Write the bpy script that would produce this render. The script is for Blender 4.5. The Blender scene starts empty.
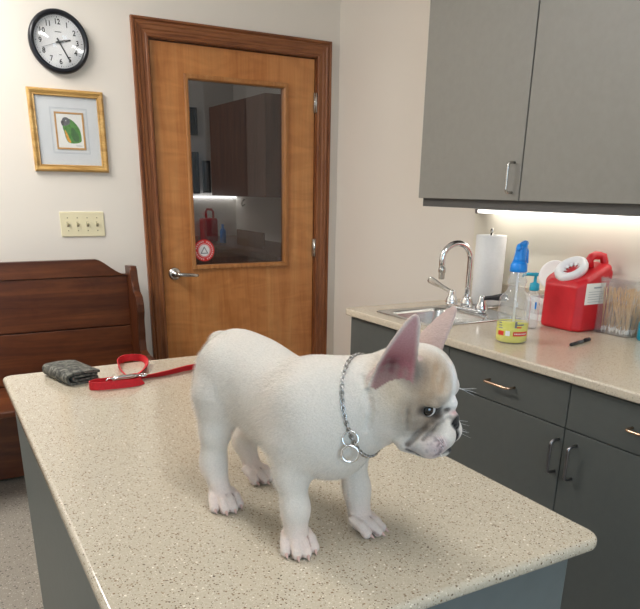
import bpy, bmesh, math, random
import numpy as np
from mathutils import Vector, Matrix
from mathutils.bvhtree import BVHTree

random.seed(7)
PI = math.pi
scene = bpy.context.scene
COL = scene.collection

# ------------------------------------------------------------------ camera
FPX = 669.6
YAW, PITCH, ROLL = 0.52043, 0.33953, -0.01573
cam_d = bpy.data.cameras.new('camera')
cam = bpy.data.objects.new('camera', cam_d)
COL.objects.link(cam)
cam_d.sensor_fit = 'HORIZONTAL'
cam_d.sensor_width = 36.0
cam_d.lens = 36.0 * FPX / 640.0
cam_d.shift_y = (426.5 - 304.5) / 640.0
cam_d.clip_start = 0.02
cy, sy = math.cos(YAW), math.sin(YAW)
fw = Vector((sy * math.cos(PITCH), cy * math.cos(PITCH), -math.sin(PITCH)))
rt = Vector((cy, -sy, 0))
dn = fw.cross(rt)
c_, s_ = math.cos(ROLL), math.sin(ROLL)
r2 = rt * c_ + dn * s_
d2 = dn * c_ - rt * s_
m = Matrix((r2, -d2, -fw)).transposed().to_4x4()
m.translation = Vector((0, 0, 1.37))
cam.matrix_world = m
scene.camera = cam

# ------------------------------------------------------------------ world, lights, exposure
world = bpy.data.worlds.new('world')
scene.world = world
world.use_nodes = True
world.node_tree.nodes['Background'].inputs[0].default_value = (0.55, 0.7, 1.0, 1)
world.node_tree.nodes['Background'].inputs[1].default_value = 0.6
scene.view_settings.view_transform = 'Standard'
scene.view_settings.look = 'None'
scene.view_settings.exposure = 0.27
scene.view_settings.gamma = 1.0
scene.view_settings.use_curve_mapping = False
try:
    scene.cycles.use_denoising = True
    scene.cycles.max_bounces = 10
    scene.cycles.transparent_max_bounces = 16
    scene.cycles.caustics_reflective = False
    scene.cycles.caustics_refractive = False
    scene.cycles.sample_clamp_indirect = 6.0
except Exception:
    pass

def area_light(name, loc, target, sx, sy_, power, color, spread=PI):
    d = bpy.data.lights.new(name, 'AREA')
    d.shape = 'RECTANGLE'
    d.size, d.size_y = sx, sy_
    d.energy = power
    d.color = color
    d.spread = spread
    o = bpy.data.objects.new(name, d)
    COL.objects.link(o)
    o.location = loc
    o.rotation_euler = (Vector(target) - Vector(loc)).to_track_quat('-Z', 'Y').to_euler()
    return o

P_CEIL = (25.0, 7.5)   # emission strength of the two ceiling light lenses
P_STRIP = 2.3        # emission strength of the tube under the wall cabinet
area_light('window_daylight', (-0.15, -1.58, 1.55), (-0.15, 0.0, 1.45), 1.3, 1.1, 22.0, (0.55, 0.79, 1.0))

# ------------------------------------------------------------------ helpers
ORG = {}

class MB:
    """collects shapes in world coordinates and links them as one mesh"""
    def __init__(self):
        self.v = []; self.f = []; self.mi = []; self.sm = []
    def add(self, verts, faces, mi=0, smooth=False):
        b = len(self.v)
        self.v += [tuple(p) for p in verts]
        self.f += [tuple(i + b for i in q) for q in faces]
        self.mi += [mi] * len(faces); self.sm += [smooth] * len(faces)
        return self
    def add_bm(self, bm, mi=0, smooth=False):
        bm.verts.index_update()
        self.add([v.co[:] for v in bm.verts], [[v.index for v in f.verts] for f in bm.faces], mi, smooth)
        bm.free(); return self
    def box(self, x0, x1, y0, y1, z0, z1, bev=0.0, mi=0, seg=2, xf=None):
        bm = bmesh.new()
        bmesh.ops.create_cube(bm, size=1.0)
        for v in bm.verts:
            v.co = Vector((x0 + (v.co.x + .5) * (x1 - x0), y0 + (v.co.y + .5) * (y1 - y0), z0 + (v.co.z + .5) * (z1 - z0)))
        if bev > 0:
            bmesh.ops.bevel(bm, geom=list(bm.edges), offset=bev, segments=seg, profile=0.5, affect='EDGES')
        if xf is not None: bm.transform(xf)
        return self.add_bm(bm, mi, False)
    def slab(self, x0, x1, y0, y1, z0, z1, rc, re, mi=0, n=6, ne=4, xf=None):
        """rounded-rectangle slab with rounded top and bottom edges"""
        def ring(ins, z):
            pts = []; r = max(rc - ins, 0.0005)
            for cx, cyy, a0 in ((x1 - rc, y1 - rc, 0), (x0 + rc, y1 - rc, PI / 2), (x0 + rc, y0 + rc, PI), (x1 - rc, y0 + rc, 1.5 * PI)):
                for k in range(n + 1):
                    a = a0 + PI / 2 * k / n
                    pts.append((cx + r * math.cos(a), cyy + r * math.sin(a), z))
            return pts
        prof = [(re * (1 - math.sin(a)), z0 + re * (1 - math.cos(a))) for a in [PI / 2 * k / ne for k in range(ne + 1)]]
        prof += [(re * (1 - math.cos(a)), z1 - re * (1 - math.sin(a))) for a in [PI / 2 * k / ne for k in range(ne + 1)]]
        rings = [ring(i, z) for i, z in prof]
        return self.loft(rings, True, True, mi, True, xf)
    def loft(self, rings, cap0=True, cap1=True, mi=0, smooth=True, xf=None, closed=True):
        n = len(rings[0]); vs = []; fs = []
        for r in rings: vs += [Vector(p) for p in r]
        for i in range(len(rings) - 1):
            for k in range(n if closed else n - 1):
                k2 = (k + 1) % n
                fs.append((i * n + k, i * n + k2, (i + 1) * n + k2, (i + 1) * n + k))
        if xf is not None: vs = [xf @ p for p in vs]
        self.add(vs, fs, mi, smooth)
        caps = []
        if cap0: caps.append(tuple(reversed(range(n))))
        if cap1: caps.append(tuple((len(rings) - 1) * n + k for k in range(n)))
        if caps:
            b = len(self.v) - len(vs)
            for q in caps:
                self.f.append(tuple(i + b for i in q)); self.mi.append(mi); self.sm.append(False)
        return self
    def lathe(self, prof, loc=(0, 0, 0), n=28, mi=0, axis=None, smooth=True, cap0=True, cap1=True, xf=None):
        rings = []
        R = Matrix.Identity(3)
        if axis is not None: R = Vector((0, 0, 1)).rotation_difference(Vector(axis)).to_matrix()
        L = Vector(loc)
        for r, z in prof:
            rings.append([L + R @ Vector((r * math.cos(2 * PI * k / n), r * math.sin(2 * PI * k / n), z)) for k in range(n)])
        return self.loft(rings, cap0, cap1, mi, smooth, xf)
    def tube(self, pts, r, n=10, mi=0, closed=False, caps=True):
        pts = [Vector(p) for p in pts]; N = len(pts)
        rr = r if isinstance(r, (list, tuple)) else [r] * N
        rings = []; up = None
        for i in range(N):
            if closed: t = pts[(i + 1) % N] - pts[i - 1]
            else: t = pts[min(i + 1, N - 1)] - pts[max(i - 1, 0)]
            t.normalize()
            if up is None:
                up = t.orthogonal().normalized()
            else:
                up = (up - t * up.dot(t)); up = up.normalized() if up.length > 1e-6 else t.orthogonal().normalized()
            s = t.cross(up)
            rings.append([pts[i] + (up * math.cos(2 * PI * k / n) + s * math.sin(2 * PI * k / n)) * rr[i] for k in range(n)])
        if closed: rings.append(rings[0])
        return self.loft(rings, caps and not closed, caps and not closed, mi, True)
    def ball(self, c, r, mi=0, seg=20, ring=12, xf=None):
        bm = bmesh.new()
        bmesh.ops.create_uvsphere(bm, u_segments=seg, v_segments=ring, radius=1.0)
        rx = r if isinstance(r, (tuple, list)) else (r, r, r)
        for v in bm.verts:
            v.co = Vector((c[0] + v.co.x * rx[0], c[1] + v.co.y * rx[1], c[2] + v.co.z * rx[2]))
        if xf is not None: bm.transform(xf)
        return self.add_bm(bm, mi, True)
    def prism(self, poly, vec, mi=0, smooth=False, bev=0.0, xf=None):
        bm = bmesh.new()
        vs = [bm.verts.new(p) for p in poly]
        f = bm.faces.new(vs)
        r = bmesh.ops.extrude_face_region(bm, geom=[f])
        bmesh.ops.translate(bm, verts=[e for e in r['geom'] if isinstance(e, bmesh.types.BMVert)], vec=vec)
        bmesh.ops.recalc_face_normals(bm, faces=bm.faces)
        if bev > 0:
            bmesh.ops.bevel(bm, geom=list(bm.edges), offset=bev, segments=2, profile=0.5, affect='EDGES')
        if xf is not None: bm.transform(xf)
        return self.add_bm(bm, mi, smooth)
    def build(self, name, mats, parent=None, label=None, cat=None, group=None, kind=None, fix=True):
        me = bpy.data.meshes.new(name)
        me.from_pydata(self.v, [], self.f)
        mats = mats if isinstance(mats, (list, tuple)) else [mats]
        for mm in mats: me.materials.append(mm)
        me.polygons.foreach_set('material_index', self.mi)
        me.polygons.foreach_set('use_smooth', self.sm)
        me.update()
        if fix:
            bm = bmesh.new(); bm.from_mesh(me)
            bmesh.ops.remove_doubles(bm, verts=bm.verts, dist=1e-6)
            bmesh.ops.recalc_face_normals(bm, faces=bm.faces)
            bm.to_mesh(me); bm.free()
        o = bpy.data.objects.new(name, me)
        COL.objects.link(o)
        if parent is not None:
            org = ORG[parent.name]
            me.transform(Matrix.Translation(-org)); o.parent = parent; ORG[o.name] = org
        else:
            a = np.array([v.co[:] for v in me.vertices])
            org = Vector(((a[:, 0].min() + a[:, 0].max()) / 2, (a[:, 1].min() + a[:, 1].max()) / 2, a[:, 2].min()))
            me.transform(Matrix.Translation(-org)); o.location = org; ORG[o.name] = org.copy()
        tag(o, label, cat, group, kind)
        return o

def tag(o, label=None, cat=None, group=None, kind=None):
    if label: o['label'] = label
    if cat: o['category'] = cat
    if group: o['group'] = group
    if kind: o['kind'] = kind
    return o

def thing(name, label, cat, loc=(0, 0, 0), group=None, kind=None):
    o = bpy.data.objects.new(name, None)
    COL.objects.link(o)
    o.empty_display_size = 0.05
    o.location = loc
    ORG[o.name] = Vector(loc)
    return tag(o, label, cat, group, kind)

def children(o): return [c for c in COL.objects if c.parent == o]
def copy_tree(o, parent=None, label=None):
    c = o.copy(); COL.objects.link(c)
    ORG[c.name] = ORG[o.name]
    if parent is not None: c.parent = parent
    if label: c['label'] = label
    for ch in children(o): copy_tree(ch, c)
    return c

# ------------------------------------------------------------------ materials
def srgb(r, g, b):
    f = lambda u: u / 12.92 if u <= .04045 else ((u + .055) / 1.055) ** 2.4
    return (f(r / 255), f(g / 255), f(b / 255), 1)

class NT:
    def __init__(self, name):
        self.m = bpy.data.materials.new(name); self.m.use_nodes = True
        self.t = self.m.node_tree; self.n = self.t.nodes; self.b = self.n['Principled BSDF']
    def new(self, ty, **kw):
        n = self.n.new(ty)
        for k, v in kw.items(): setattr(n, k, v)
        return n
    def link(self, a, b): self.t.links.new(a, b)
    def coords(self, scale=(1, 1, 1), rot=(0, 0, 0)):
        tc = self.new('ShaderNodeTexCoord'); mp = self.new('ShaderNodeMapping')
        mp.inputs['Scale'].default_value = scale; mp.inputs['Rotation'].default_value = rot
        self.link(tc.outputs['Object'], mp.inputs['Vector'])
        return mp.outputs['Vector']
    def noise(self, vec, scale, detail=3, rough=.5, dist=0):
        n = self.new('ShaderNodeTexNoise')
        n.inputs['Scale'].default_value = scale; n.inputs['Detail'].default_value = detail
        n.inputs['Roughness'].default_value = rough; n.inputs['Distortion'].default_value = dist
        if vec is not None: self.link(vec, n.inputs['Vector'])
        return n
    def ramp(self, fac, stops):
        r = self.new('ShaderNodeValToRGB'); e = r.color_ramp.elements
        while len(e) < len(stops): e.new(0.5)
        for i, (p, c) in enumerate(stops): e[i].position = p; e[i].color = c
        self.link(fac, r.inputs['Fac']); return r.outputs['Color']
    def mix(self, fac, a, b, mode='MIX'):
        x = self.new('ShaderNodeMix', data_type='RGBA', blend_type=mode)
        for s, v in ((x.inputs[0], fac), (x.inputs[6], a), (x.inputs[7], b)):
            if hasattr(v, 'is_linked') or hasattr(v, 'links'): self.link(v, s)
            else: s.default_value = v
        return x.outputs[2]
    def math(self, op, a, b=0.0):
        x = self.new('ShaderNodeMath', operation=op)
        for s, v in ((x.inputs[0], a), (x.inputs[1], b)):
            if hasattr(v, 'links'): self.link(v, s)
            else: s.default_value = v
        return x.outputs[0]
    def bump(self, h, strength=.2, dist=.002):
        b = self.new('ShaderNodeBump'); b.inputs['Strength'].default_value = strength; b.inputs['Distance'].default_value = dist
        self.link(h, b.inputs['Height']); self.link(b.outputs['Normal'], self.b.inputs['Normal'])
    def set(self, **kw):
        al = dict(color='Base Color', rough='Roughness', metal='Metallic', trans='Transmission Weight', ior='IOR', spec='Specular IOR Level',
                  coat='Coat Weight', coat_rough='Coat Roughness', alpha='Alpha', sss='Subsurface Weight', sheen='Sheen Weight', emis='Emission Color', emis_s='Emission Strength')
        for k, v in kw.items():
            s = self.b.inputs[al[k]]
            if hasattr(v, 'links'): self.link(v, s)
            else: s.default_value = v
        return self

def simple(name, col, rough=.5, metal=0, var=.06, scale=30, bump=0.0, **kw):
    t = NT(name)
    n = t.noise(t.coords(), scale, 3)
    c2 = tuple(x * (1 - var) for x in col[:3]) + (1,)
    c3 = tuple(min(1, x * (1 + var)) for x in col[:3]) + (1,)
    t.set(color=t.ramp(n.outputs['Fac'], [(.3, c2), (.7, c3)]), rough=rough, metal=metal, **kw)
    if bump: t.bump(n.outputs['Fac'], bump, .001)
    return t.m

def wood(name, dark, mid, light, axis='z', scale=1.0, rough=.38, figure=.5, spec=.5, fv=(2.2, 2.2, 2.2), grain=.55):
    t = NT(name)
    sc = {'z': (14, 14, 1.1), 'x': (1.1, 14, 14), 'y': (14, 1.1, 14)}[axis]
    v = t.coords(tuple(s * scale for s in sc))
    n1 = t.noise(v, 1.6, 5, .6, 1.2)
    v2 = t.coords(tuple(s * scale for s in {'z': (60, 60, 3), 'x': (3, 60, 60), 'y': (60, 3, 60)}[axis]))
    n2 = t.noise(v2, 3.0, 3, .6)
    base = t.ramp(n1.outputs['Fac'], [(.28, dark), (.5, mid), (.72, light)])
    streak = t.ramp(n2.outputs['Fac'], [(.35, (.72, .68, .62, 1)), (.6, (1, 1, 1, 1))])
    col = t.mix(grain, base, streak, 'MULTIPLY')
    v3 = t.coords(fv)
    n3 = t.noise(v3, 2.0, 2, .5, 2.0)
    mott = t.ramp(n3.outputs['Fac'], [(.35, (.74, .69, .64, 1)), (.62, (1.0, 1.0, 1.0, 1))])
    col = t.mix(figure, col, mott, 'MULTIPLY')
    t.set(color=col, rough=rough, spec=spec)
    t.bump(n2.outputs['Fac'], .12, .0008)
    return t.m

def speckled(name, base, tint, dark, light, s1, rough):
    t = NT(name); v = t.coords()
    n = t.noise(v, 260, 3, .6)
    col = t.ramp(n.outputs['Fac'], [(.35, base), (.65, tint)])
    n0 = t.noise(v, 3.0, 3, .5)
    col = t.mix(t.math('MULTIPLY', n0.outputs['Fac'], .25), col, tuple(x * .86 for x in base[:3]) + (1,))
    for sc, thr, cols, keep in ((s1, .24, dark, .62), (s1 * 1.55, .27, dark, .5), (s1 * .8, .20, light, .35), (s1 * 2.3, .26, light, .5)):
        vo = t.new('ShaderNodeTexVoronoi'); vo.inputs['Scale'].default_value = sc; vo.inputs['Randomness'].default_value = 1
        w = t.noise(v, sc * 2.2, 1)
        vv = t.mix(.02, v, w.outputs['Color'], 'LINEAR_LIGHT')
        t.link(v, vo.inputs['Vector'])
        sep = t.new('ShaderNodeSeparateColor'); t.link(vo.outputs['Color'], sep.inputs[0])
        a = t.math('LESS_THAN', vo.outputs['Distance'], t.math('MULTIPLY', t.math('ADD', sep.outputs[1], .35), thr))
        k = t.math('MULTIPLY', a, t.math('LESS_THAN', sep.outputs[0], keep))
        cc = t.ramp(sep.outputs[2], [(0.0, cols[0]), (1.0, cols[1])])
        col = t.mix(k, col, cc)
    t.set(color=col, rough=rough)
    return t.m

def emitter(name, col, s):
    t = NT(name); t.set(color=(0.8, 0.8, 0.8, 1), emis=col, emis_s=s, rough=.5); return t.m

M = {}
def plaster(name, col):
    t = NT(name); v = t.coords()
    n = t.noise(v, 90, 4, .6); n2 = t.noise(v, 1.6, 2)
    c = t.ramp(n2.outputs['Fac'], [(.3, tuple(x * .97 for x in col[:3]) + (1,)), (.7, col)])
    t.set(color=c, rough=.75, spec=.3); t.bump(n.outputs['Fac'], .12, .0015); return t.m
M['wall'] = plaster('wall_paint', srgb(238, 230, 219))
M['panel'] = plaster('lit_wall_panel', srgb(240, 233, 217))  # close to the wall paint, for the lit stretch behind the counter
M['ceiling'] = plaster('ceiling_paint', srgb(236, 234, 230))
M['floor'] = speckled('vinyl_floor', srgb(150, 143, 132), srgb(168, 160, 148), (srgb(92, 86, 78), srgb(120, 112, 102)), (srgb(205, 198, 186), srgb(190, 182, 170)), 60, .35)
M['solid'] = speckled('speckled_solid_surface', srgb(191, 179, 158), srgb(203, 191, 171), (srgb(74, 60, 50), srgb(150, 124, 98)), (srgb(240, 232, 215), srgb(228, 216, 194)), 190, .13)
M['counter'] = speckled('speckled_counter', srgb(206, 192, 170), srgb(218, 205, 185), (srgb(130, 112, 92), srgb(172, 150, 124)), (srgb(240, 230, 212), srgb(228, 214, 192)), 200, .16)
M['door'] = wood('birch_door', srgb(182, 112, 58), srgb(204, 136, 78), srgb(212, 152, 94), 'z', .45, .33, .6, .5, (1.3, 1.3, 5.0), .3)
M['trim'] = wood('door_trim_wood', srgb(108, 60, 34), srgb(142, 86, 50), srgb(160, 104, 64), 'z', 1.3, .4, .3)
M['trimx'] = wood('door_head_wood', srgb(108, 60, 34), srgb(142, 86, 50), srgb(160, 104, 64), 'x', 1.3, .4, .3)
M['bench'] = wood('dark_pine', srgb(62, 29, 13), srgb(100, 52, 25), srgb(128, 74, 38), 'x', .45, .36, .6, .5, (3, 3, 6))
M['benchv'] = wood('dark_pine_upright', srgb(58, 28, 14), srgb(86, 44, 22), srgb(104, 58, 32), 'z', .8, .33, .3)
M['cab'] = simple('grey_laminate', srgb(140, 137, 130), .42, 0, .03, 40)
M['cabdark'] = simple('dark_grey_laminate', srgb(90, 92, 88), .42, 0, .03, 40)  # base cabinet fronts, darker than the wall cabinet doors
M['cabbody'] = simple('grey_laminate_carcass', srgb(86, 84, 82), .5, 0, .03, 40)
M['tablebase'] = simple('grey_laminate_table', srgb(106, 112, 110), .5, 0, .03, 40)
M['gap'] = simple('dark_gap', srgb(28, 27, 26), .8, 0, .05)
M['chrome'] = simple('chrome', (.82, .83, .85, 1), .09, 1, .02)
M['steel'] = simple('brushed_steel', (.62, .62, .61, 1), .27, 1, .06, 60)
M['nickel'] = simple('satin_nickel', (.60, .58, .55, 1), .25, 1, .05)
M['greylines'] = simple('pale_grey_print', srgb(172, 174, 178), .7, 0, .02)
M['chain'] = simple('chain_steel', (.50, .49, .48, 1), .2, 1, .06)
M['pewter'] = simple('dark_pewter', (.33, .31, .32, 1), .3, 1, .05)
M['copper'] = simple('rose_bronze', (.72, .50, .36, 1), .25, 1, .05)
M['black'] = simple('black_plastic', srgb(18, 20, 28), .3, 0, .1)
M['white'] = simple('white_plastic', srgb(240, 240, 240), .35, 0, .02)
M['clockface'] = simple('clock_dial', srgb(252, 251, 250), .5, 0, .01)
M['ivory'] = simple('ivory_plastic', srgb(236, 226, 190), .35, 0, .02)
M['ivorydark'] = simple('ivory_slot', srgb(150, 138, 105), .5, 0, .02)
M['gold'] = wood('gilt_frame', srgb(168, 124, 62), srgb(206, 164, 98), srgb(224, 188, 126), 'x', 1.2, .3, .3)
M['mat'] = simple('grey_mat_board', srgb(226, 229, 231), .8, 0, .02)
M['matline'] = simple('mat_line', srgb(188, 194, 200), .8, 0, .02)
M['gilt'] = simple('gilt_fillet', srgb(200, 150, 80), .35, 0, .05)
M['stop'] = wood('glazing_stop_wood', srgb(160, 100, 54), srgb(184, 124, 70), srgb(198, 142, 88), 'z', 1.0, .4, .4)
M['paper'] = simple('white_paper', srgb(244, 243, 238), .85, 0, .015)
M['towel'] = simple('paper_towel', srgb(245, 244, 242), .9, 0, .02, 120, .3)
M['green'] = simple('parrot_green', srgb(74, 138, 52), .8, 0, .35, 120)
M['greendark'] = simple('parrot_dark_green', srgb(48, 104, 44), .8, 0, .3, 120)
M['parrotgrey'] = simple('parrot_grey', srgb(92, 94, 100), .8, 0, .25, 120)
M['parrotorange'] = simple('parrot_orange', srgb(226, 160, 50), .8, 0, .2, 120)
M['beak'] = simple('parrot_beak', srgb(60, 58, 60), .7, 0, .1)
M['red'] = simple('red_plastic', srgb(206, 34, 44), .38, 0, .05)
M['redlabel'] = simple('label_red', srgb(216, 52, 36), .5, 0, .03)
M['webbing'] = simple('red_webbing', srgb(196, 14, 30), .65, 0, .15, 300, .3)
M['blue'] = simple('blue_plastic', srgb(30, 142, 236), .3, 0, .06)
M['teal'] = simple('teal_plastic', srgb(24, 160, 190), .3, 0, .06)
M['greyprint'] = simple('grey_print', srgb(120, 122, 126), .7, 0, .02)
M['ink'] = simple('black_print', srgb(22, 22, 24), .6, 0, .02)
M['swabwood'] = simple('birch_stick', srgb(216, 176, 122), .6, 0, .1, 200)
M['cotton'] = simple('cotton', srgb(245, 243, 238), .95, 0, .02)
M['brownlam'] = wood('brown_cabinet', srgb(104, 62, 44), srgb(132, 84, 62), srgb(150, 100, 76), 'z', .8, .45, .3)
M['sign'] = simple('sticker_red', srgb(222, 40, 40), .5, 0, .02)
def glassy(name, col, rough=.02, ior=1.45, mixf=.12, tint=(1, 1, 1, 1)):
    """thin clear plastic or pane: see-through with a fresnel reflection"""
    t = NT(name)
    tr = t.new('ShaderNodeBsdfTransparent'); tr.inputs[0].default_value = tint
    gl = t.new('ShaderNodeBsdfGlossy'); gl.inputs['Roughness'].default_value = rough; gl.inputs[0].default_value = (1, 1, 1, 1)
    df = t.new('ShaderNodeBsdfDiffuse'); df.inputs[0].default_value = col
    lw = t.new('ShaderNodeLayerWeight'); lw.inputs['Blend'].default_value = .5
    f0 = ((ior - 1) / (ior + 1)) ** 2
    fr = t.math('ADD', t.math('MULTIPLY', t.math('POWER', lw.outputs['Facing'], 5.0), .85), f0)
    a = t.new('ShaderNodeMixShader'); a.inputs[0].default_value = mixf
    t.link(tr.outputs[0], a.inputs[1]); t.link(df.outputs[0], a.inputs[2])
    b = t.new('ShaderNodeMixShader'); t.link(fr, b.inputs[0])
    t.link(a.outputs[0], b.inputs[1]); t.link(gl.outputs[0], b.inputs[2])
    t.link(b.outputs[0], t.n['Material Output'].inputs['Surface'])
    return t.m
M['pane'] = glassy('door_glass', (.25, .25, .25, 1), .01, 1.5, .03, (.72, .73, .74, 1))
M['clear'] = glassy('clear_plastic', (.92, .94, .97, 1), .06, 1.5, .19, (.97, .98, .99, 1))
M['acrylic'] = glassy('clear_acrylic', (.95, .95, .95, 1), .03, 1.5, .07, (.99, .99, .99, 1))
M['fluid'] = glassy('yellow_fluid', srgb(255, 248, 60), .05, 1.25, .80, (1, .98, .45, 1))
M['clockglass'] = glassy('clock_lens', (.9, .9, .9, 1), .03, 1.4, .02)
M['lens'] = [emitter('light_lens', (1.0, .98, .95, 1), q) for q in P_CEIL]
M['tube'] = emitter('tube_lens', (1.0, .97, .91, 1), P_STRIP)
M['dimstrip'] = emitter('far_strip', (.95, .97, 1.0, 1), 3.0)
M['daylight'] = emitter('added_room_lamp', (.92, .96, 1.0, 1), 20.0)  # glow of the added ceiling lamp beyond the door
def camo():
    t = NT('grey_camouflage'); v = t.coords()
    n = t.noise(v, 95, 2, .5, .6)
    c = t.ramp(n.outputs['Fac'], [(.40, srgb(48, 48, 44)), (.44, srgb(82, 81, 74)), (.56, srgb(82, 81, 74)), (.60, srgb(118, 116, 106))])
    n2 = t.noise(v, 900, 2)
    t.set(color=c, rough=.8); t.bump(n2.outputs['Fac'], .25, .0006); return t.m
M['camo'] = camo()
# ------------------------------------------------------------------ the room
YD, XW, CEIL = 3.55, 2.12, 2.62
XL, YF = -1.75, -1.70
DX0, DX1, DZ = 1.058, 1.981, 2.043       # door opening
def struct(mb, name, mat, label=None): return mb.build(name, mat, None, label, None, None, 'structure')
struct(MB().box(XL - .1, XW + .1, YF - .1, YD + .1, -.06, 0), 'floor', M['floor'], 'grey speckled vinyl floor')
struct(MB().box(XL - .1, XW + .1, YF - .1, YD + .1, CEIL, CEIL + .06), 'ceiling', M['ceiling'], 'white ceiling of the exam room')
b = MB()
b.box(XL, DX0, YD, YD + .1, 0, CEIL); b.box(DX1, XW + .1, YD, YD + .1, 0, CEIL); b.box(DX0, DX1, YD, YD + .1, DZ, CEIL)
struct(b, 'wall_back', M['wall'], 'beige wall with the wooden door')
struct(MB().box(XW, XW + .1, YF, YD, 0, CEIL), 'wall_right', M['wall'], 'beige wall behind the sink counter')
struct(MB().box(XL - .1, XL, YF, YD, 0, CEIL), 'wall_left', M['wall'], 'beige side wall beyond the bench')
WX0, WX1, WZ0, WZ1 = -.85, .55, .95, 2.1
b = MB()
b.box(XL, WX0, YF - .1, YF, 0, CEIL); b.box(WX1, XW, YF - .1, YF, 0, CEIL)
b.box(WX0, WX1, YF - .1, YF, 0, WZ0); b.box(WX0, WX1, YF - .1, YF, WZ1, CEIL)
struct(b, 'wall_front', M['wall'], 'beige wall with the window')
w = thing('window_1', 'white framed daylight window', 'window', ((WX0 + WX1) / 2, YF, WZ0), None, 'structure')
b = MB()
for x in (WX0, (WX0 + WX1) / 2 - .02, WX1 - .04): b.box(x, x + .04, YF - .06, YF + .0, WZ0, WZ1, .004)
for z in (WZ0, WZ1 - .04): b.box(WX0, WX1, YF - .058, YF - .002, z, z + .04, .004)
b.build('window_frame', M['white'], w)
MB().box(WX0 + .02, WX1 - .02, YF - .034, YF - .03, WZ0 + .02, WZ1 - .02).build('pane', M['clockglass'], w)
struct(MB().box(XL, DX0 - .09, YD - .012, YD, 0, .1, .003), 'baseboard_back', M['trimx'], 'brown wooden baseboard under the bench')
# panel added behind the counter to mark off the lit wall under the cabinets
struct(MB().box(XW - .006, XW, .12, 2.345, .915, 1.345), 'trim_1', M['panel'], 'thin cream panel added for the lit wall between counter and wall cabinet')

# ceiling troffers
for i, (x, y) in enumerate(((-.3, 2.72), (.45, .15))):
    t = thing('ceiling_light', ['fluorescent ceiling light panel nearer the door', 'fluorescent ceiling light panel above the exam table'][i], 'light', (x, y, CEIL - .085), 'ceiling light panels')
    b = MB(); b.box(x - .20, x + .20, y - .62, y + .62, CEIL - .02, CEIL)
    for s_1 in (-1, 1): b.box(x - .20, x + .20, y + s_1 * .61 - .01, y + s_1 * .61 + .01, CEIL - .085, CEIL - .02, .004)
    b.build('frame', M['white'], t)
    MB().prism([(x - .19, y - .60, CEIL - .02), (x + .19, y - .60, CEIL - .02), (x + .15, y - .60, CEIL - .075), (x - .15, y - .60, CEIL - .075)], (0, 1.20, 0)).build('diffuser', M['lens'][i], t)

# ------------------------------------------------------------------ door
d = thing('door_1', 'wooden door with a glass window, silver lever and brown casing', 'door', ((DX0 + DX1) / 2, YD, 0), None, 'structure')
prof = [(0, 0), (0, .013), (.004, .016), (.012, .016), (.016, .012), (.028, .012), (.034, .016), (.048, .017), (.052, .021), (.058, .022), (.061, .017), (.066, .017), (.070, .024), (.078, .024), (.080, .021), (.080, 0)]
def casing(mode):
    rows = []
    if mode == 'L': rows = [[(DX0 - w_, YD - t_, 0) for w_, t_ in prof], [(DX0 - w_, YD - t_, DZ + w_) for w_, t_ in prof]]
    if mode == 'T': rows = [[(DX0 - w_, YD - t_, DZ + w_) for w_, t_ in prof], [(DX1 + w_, YD - t_, DZ + w_) for w_, t_ in prof]]
    if mode == 'R': rows = [[(DX1 + w_, YD - t_, DZ + w_) for w_, t_ in prof], [(DX1 + w_, YD - t_, 0) for w_, t_ in prof]]
    return MB().loft(rows, True, True, 0, False)
casing('L').build('side_casing', M['trim'], d); casing('R').build('side_casing', M['trim'], d); casing('T').build('head_casing', M['trimx'], d)
b = MB()
b.box(DX0 - .0, DX0 + .004, YD, YD + .1, 0, DZ); b.box(DX1 - .004, DX1, YD, YD + .1, 0, DZ); b.box(DX0, DX1, YD, YD + .1, DZ - .004, DZ)
b.box(DX0 + .004, DX1 - .004, YD + .065, YD + .1, 0, .004); 
b.build('jamb', M['trim'], d)
LX0, LX1, LZ = 1.068, 1.972, 2.034
GX0, GX1, GZ0, GZ1 = 1.252, 1.784, .975, 1.88
b = MB()
y0, y1 = YD + .012, YD + .056
for x0, x1, z0, z1 in ((LX0, GX0 - .005, .008, LZ), (GX1 + .005, LX1, .008, LZ), (GX0 - .005, GX1 + .005, .008, GZ0 - .005), (GX0 - .005, GX1 + .005, GZ1 + .005, LZ)):
    b.box(x0, x1, y0, y1, z0, z1)
leaf = b.build('leaf', M['door'], d)
b = MB()
sp = [(-.024, -.002), (-.024, -.010), (-.018, -.013), (-.006, -.012), (0, -.004), (0, .030)]
ring = []
for w_, t_ in sp:
    ring.append([(GX0 + w_, y0 + t_, GZ0 + w_), (GX1 - w_, y0 + t_, GZ0 + w_), (GX1 - w_, y0 + t_, GZ1 - w_), (GX0 + w_, y0 + t_, GZ1 - w_)])
b.loft(ring, False, False, 0, False)
b.build('glazing_stop', M['stop'], leaf)
MB().box(GX0 - .004, GX1 + .004, y0 + .02, y0 + .025, GZ0 - .004, GZ1 + .004).build('pane', M['pane'], leaf)
def disc(b, cx, cz, y, r0, r1, mi, n=36):
    if r0 == 0:
        b.add([(cx + r1 * math.cos(2 * PI * k / n), y, cz + r1 * math.sin(2 * PI * k / n)) for k in range(n)], [tuple(range(n))], mi)
    else:
        vs = [(cx + r * math.cos(2 * PI * k / n), y, cz + r * math.sin(2 * PI * k / n)) for r in (r0, r1) for k in range(n)]
        b.add(vs, [(k, (k + 1) % n, n + (k + 1) % n, n + k) for k in range(n)], mi)
b = MB(); sx, sz, syy = 1.308, 1.05, y0 + .0185
disc(b, sx, sz, syy, 0, .058, 0); disc(b, sx, sz, syy - .0004, 0, .036, 1); disc(b, sx, sz, syy - .0008, .031, .034, 0)
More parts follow.
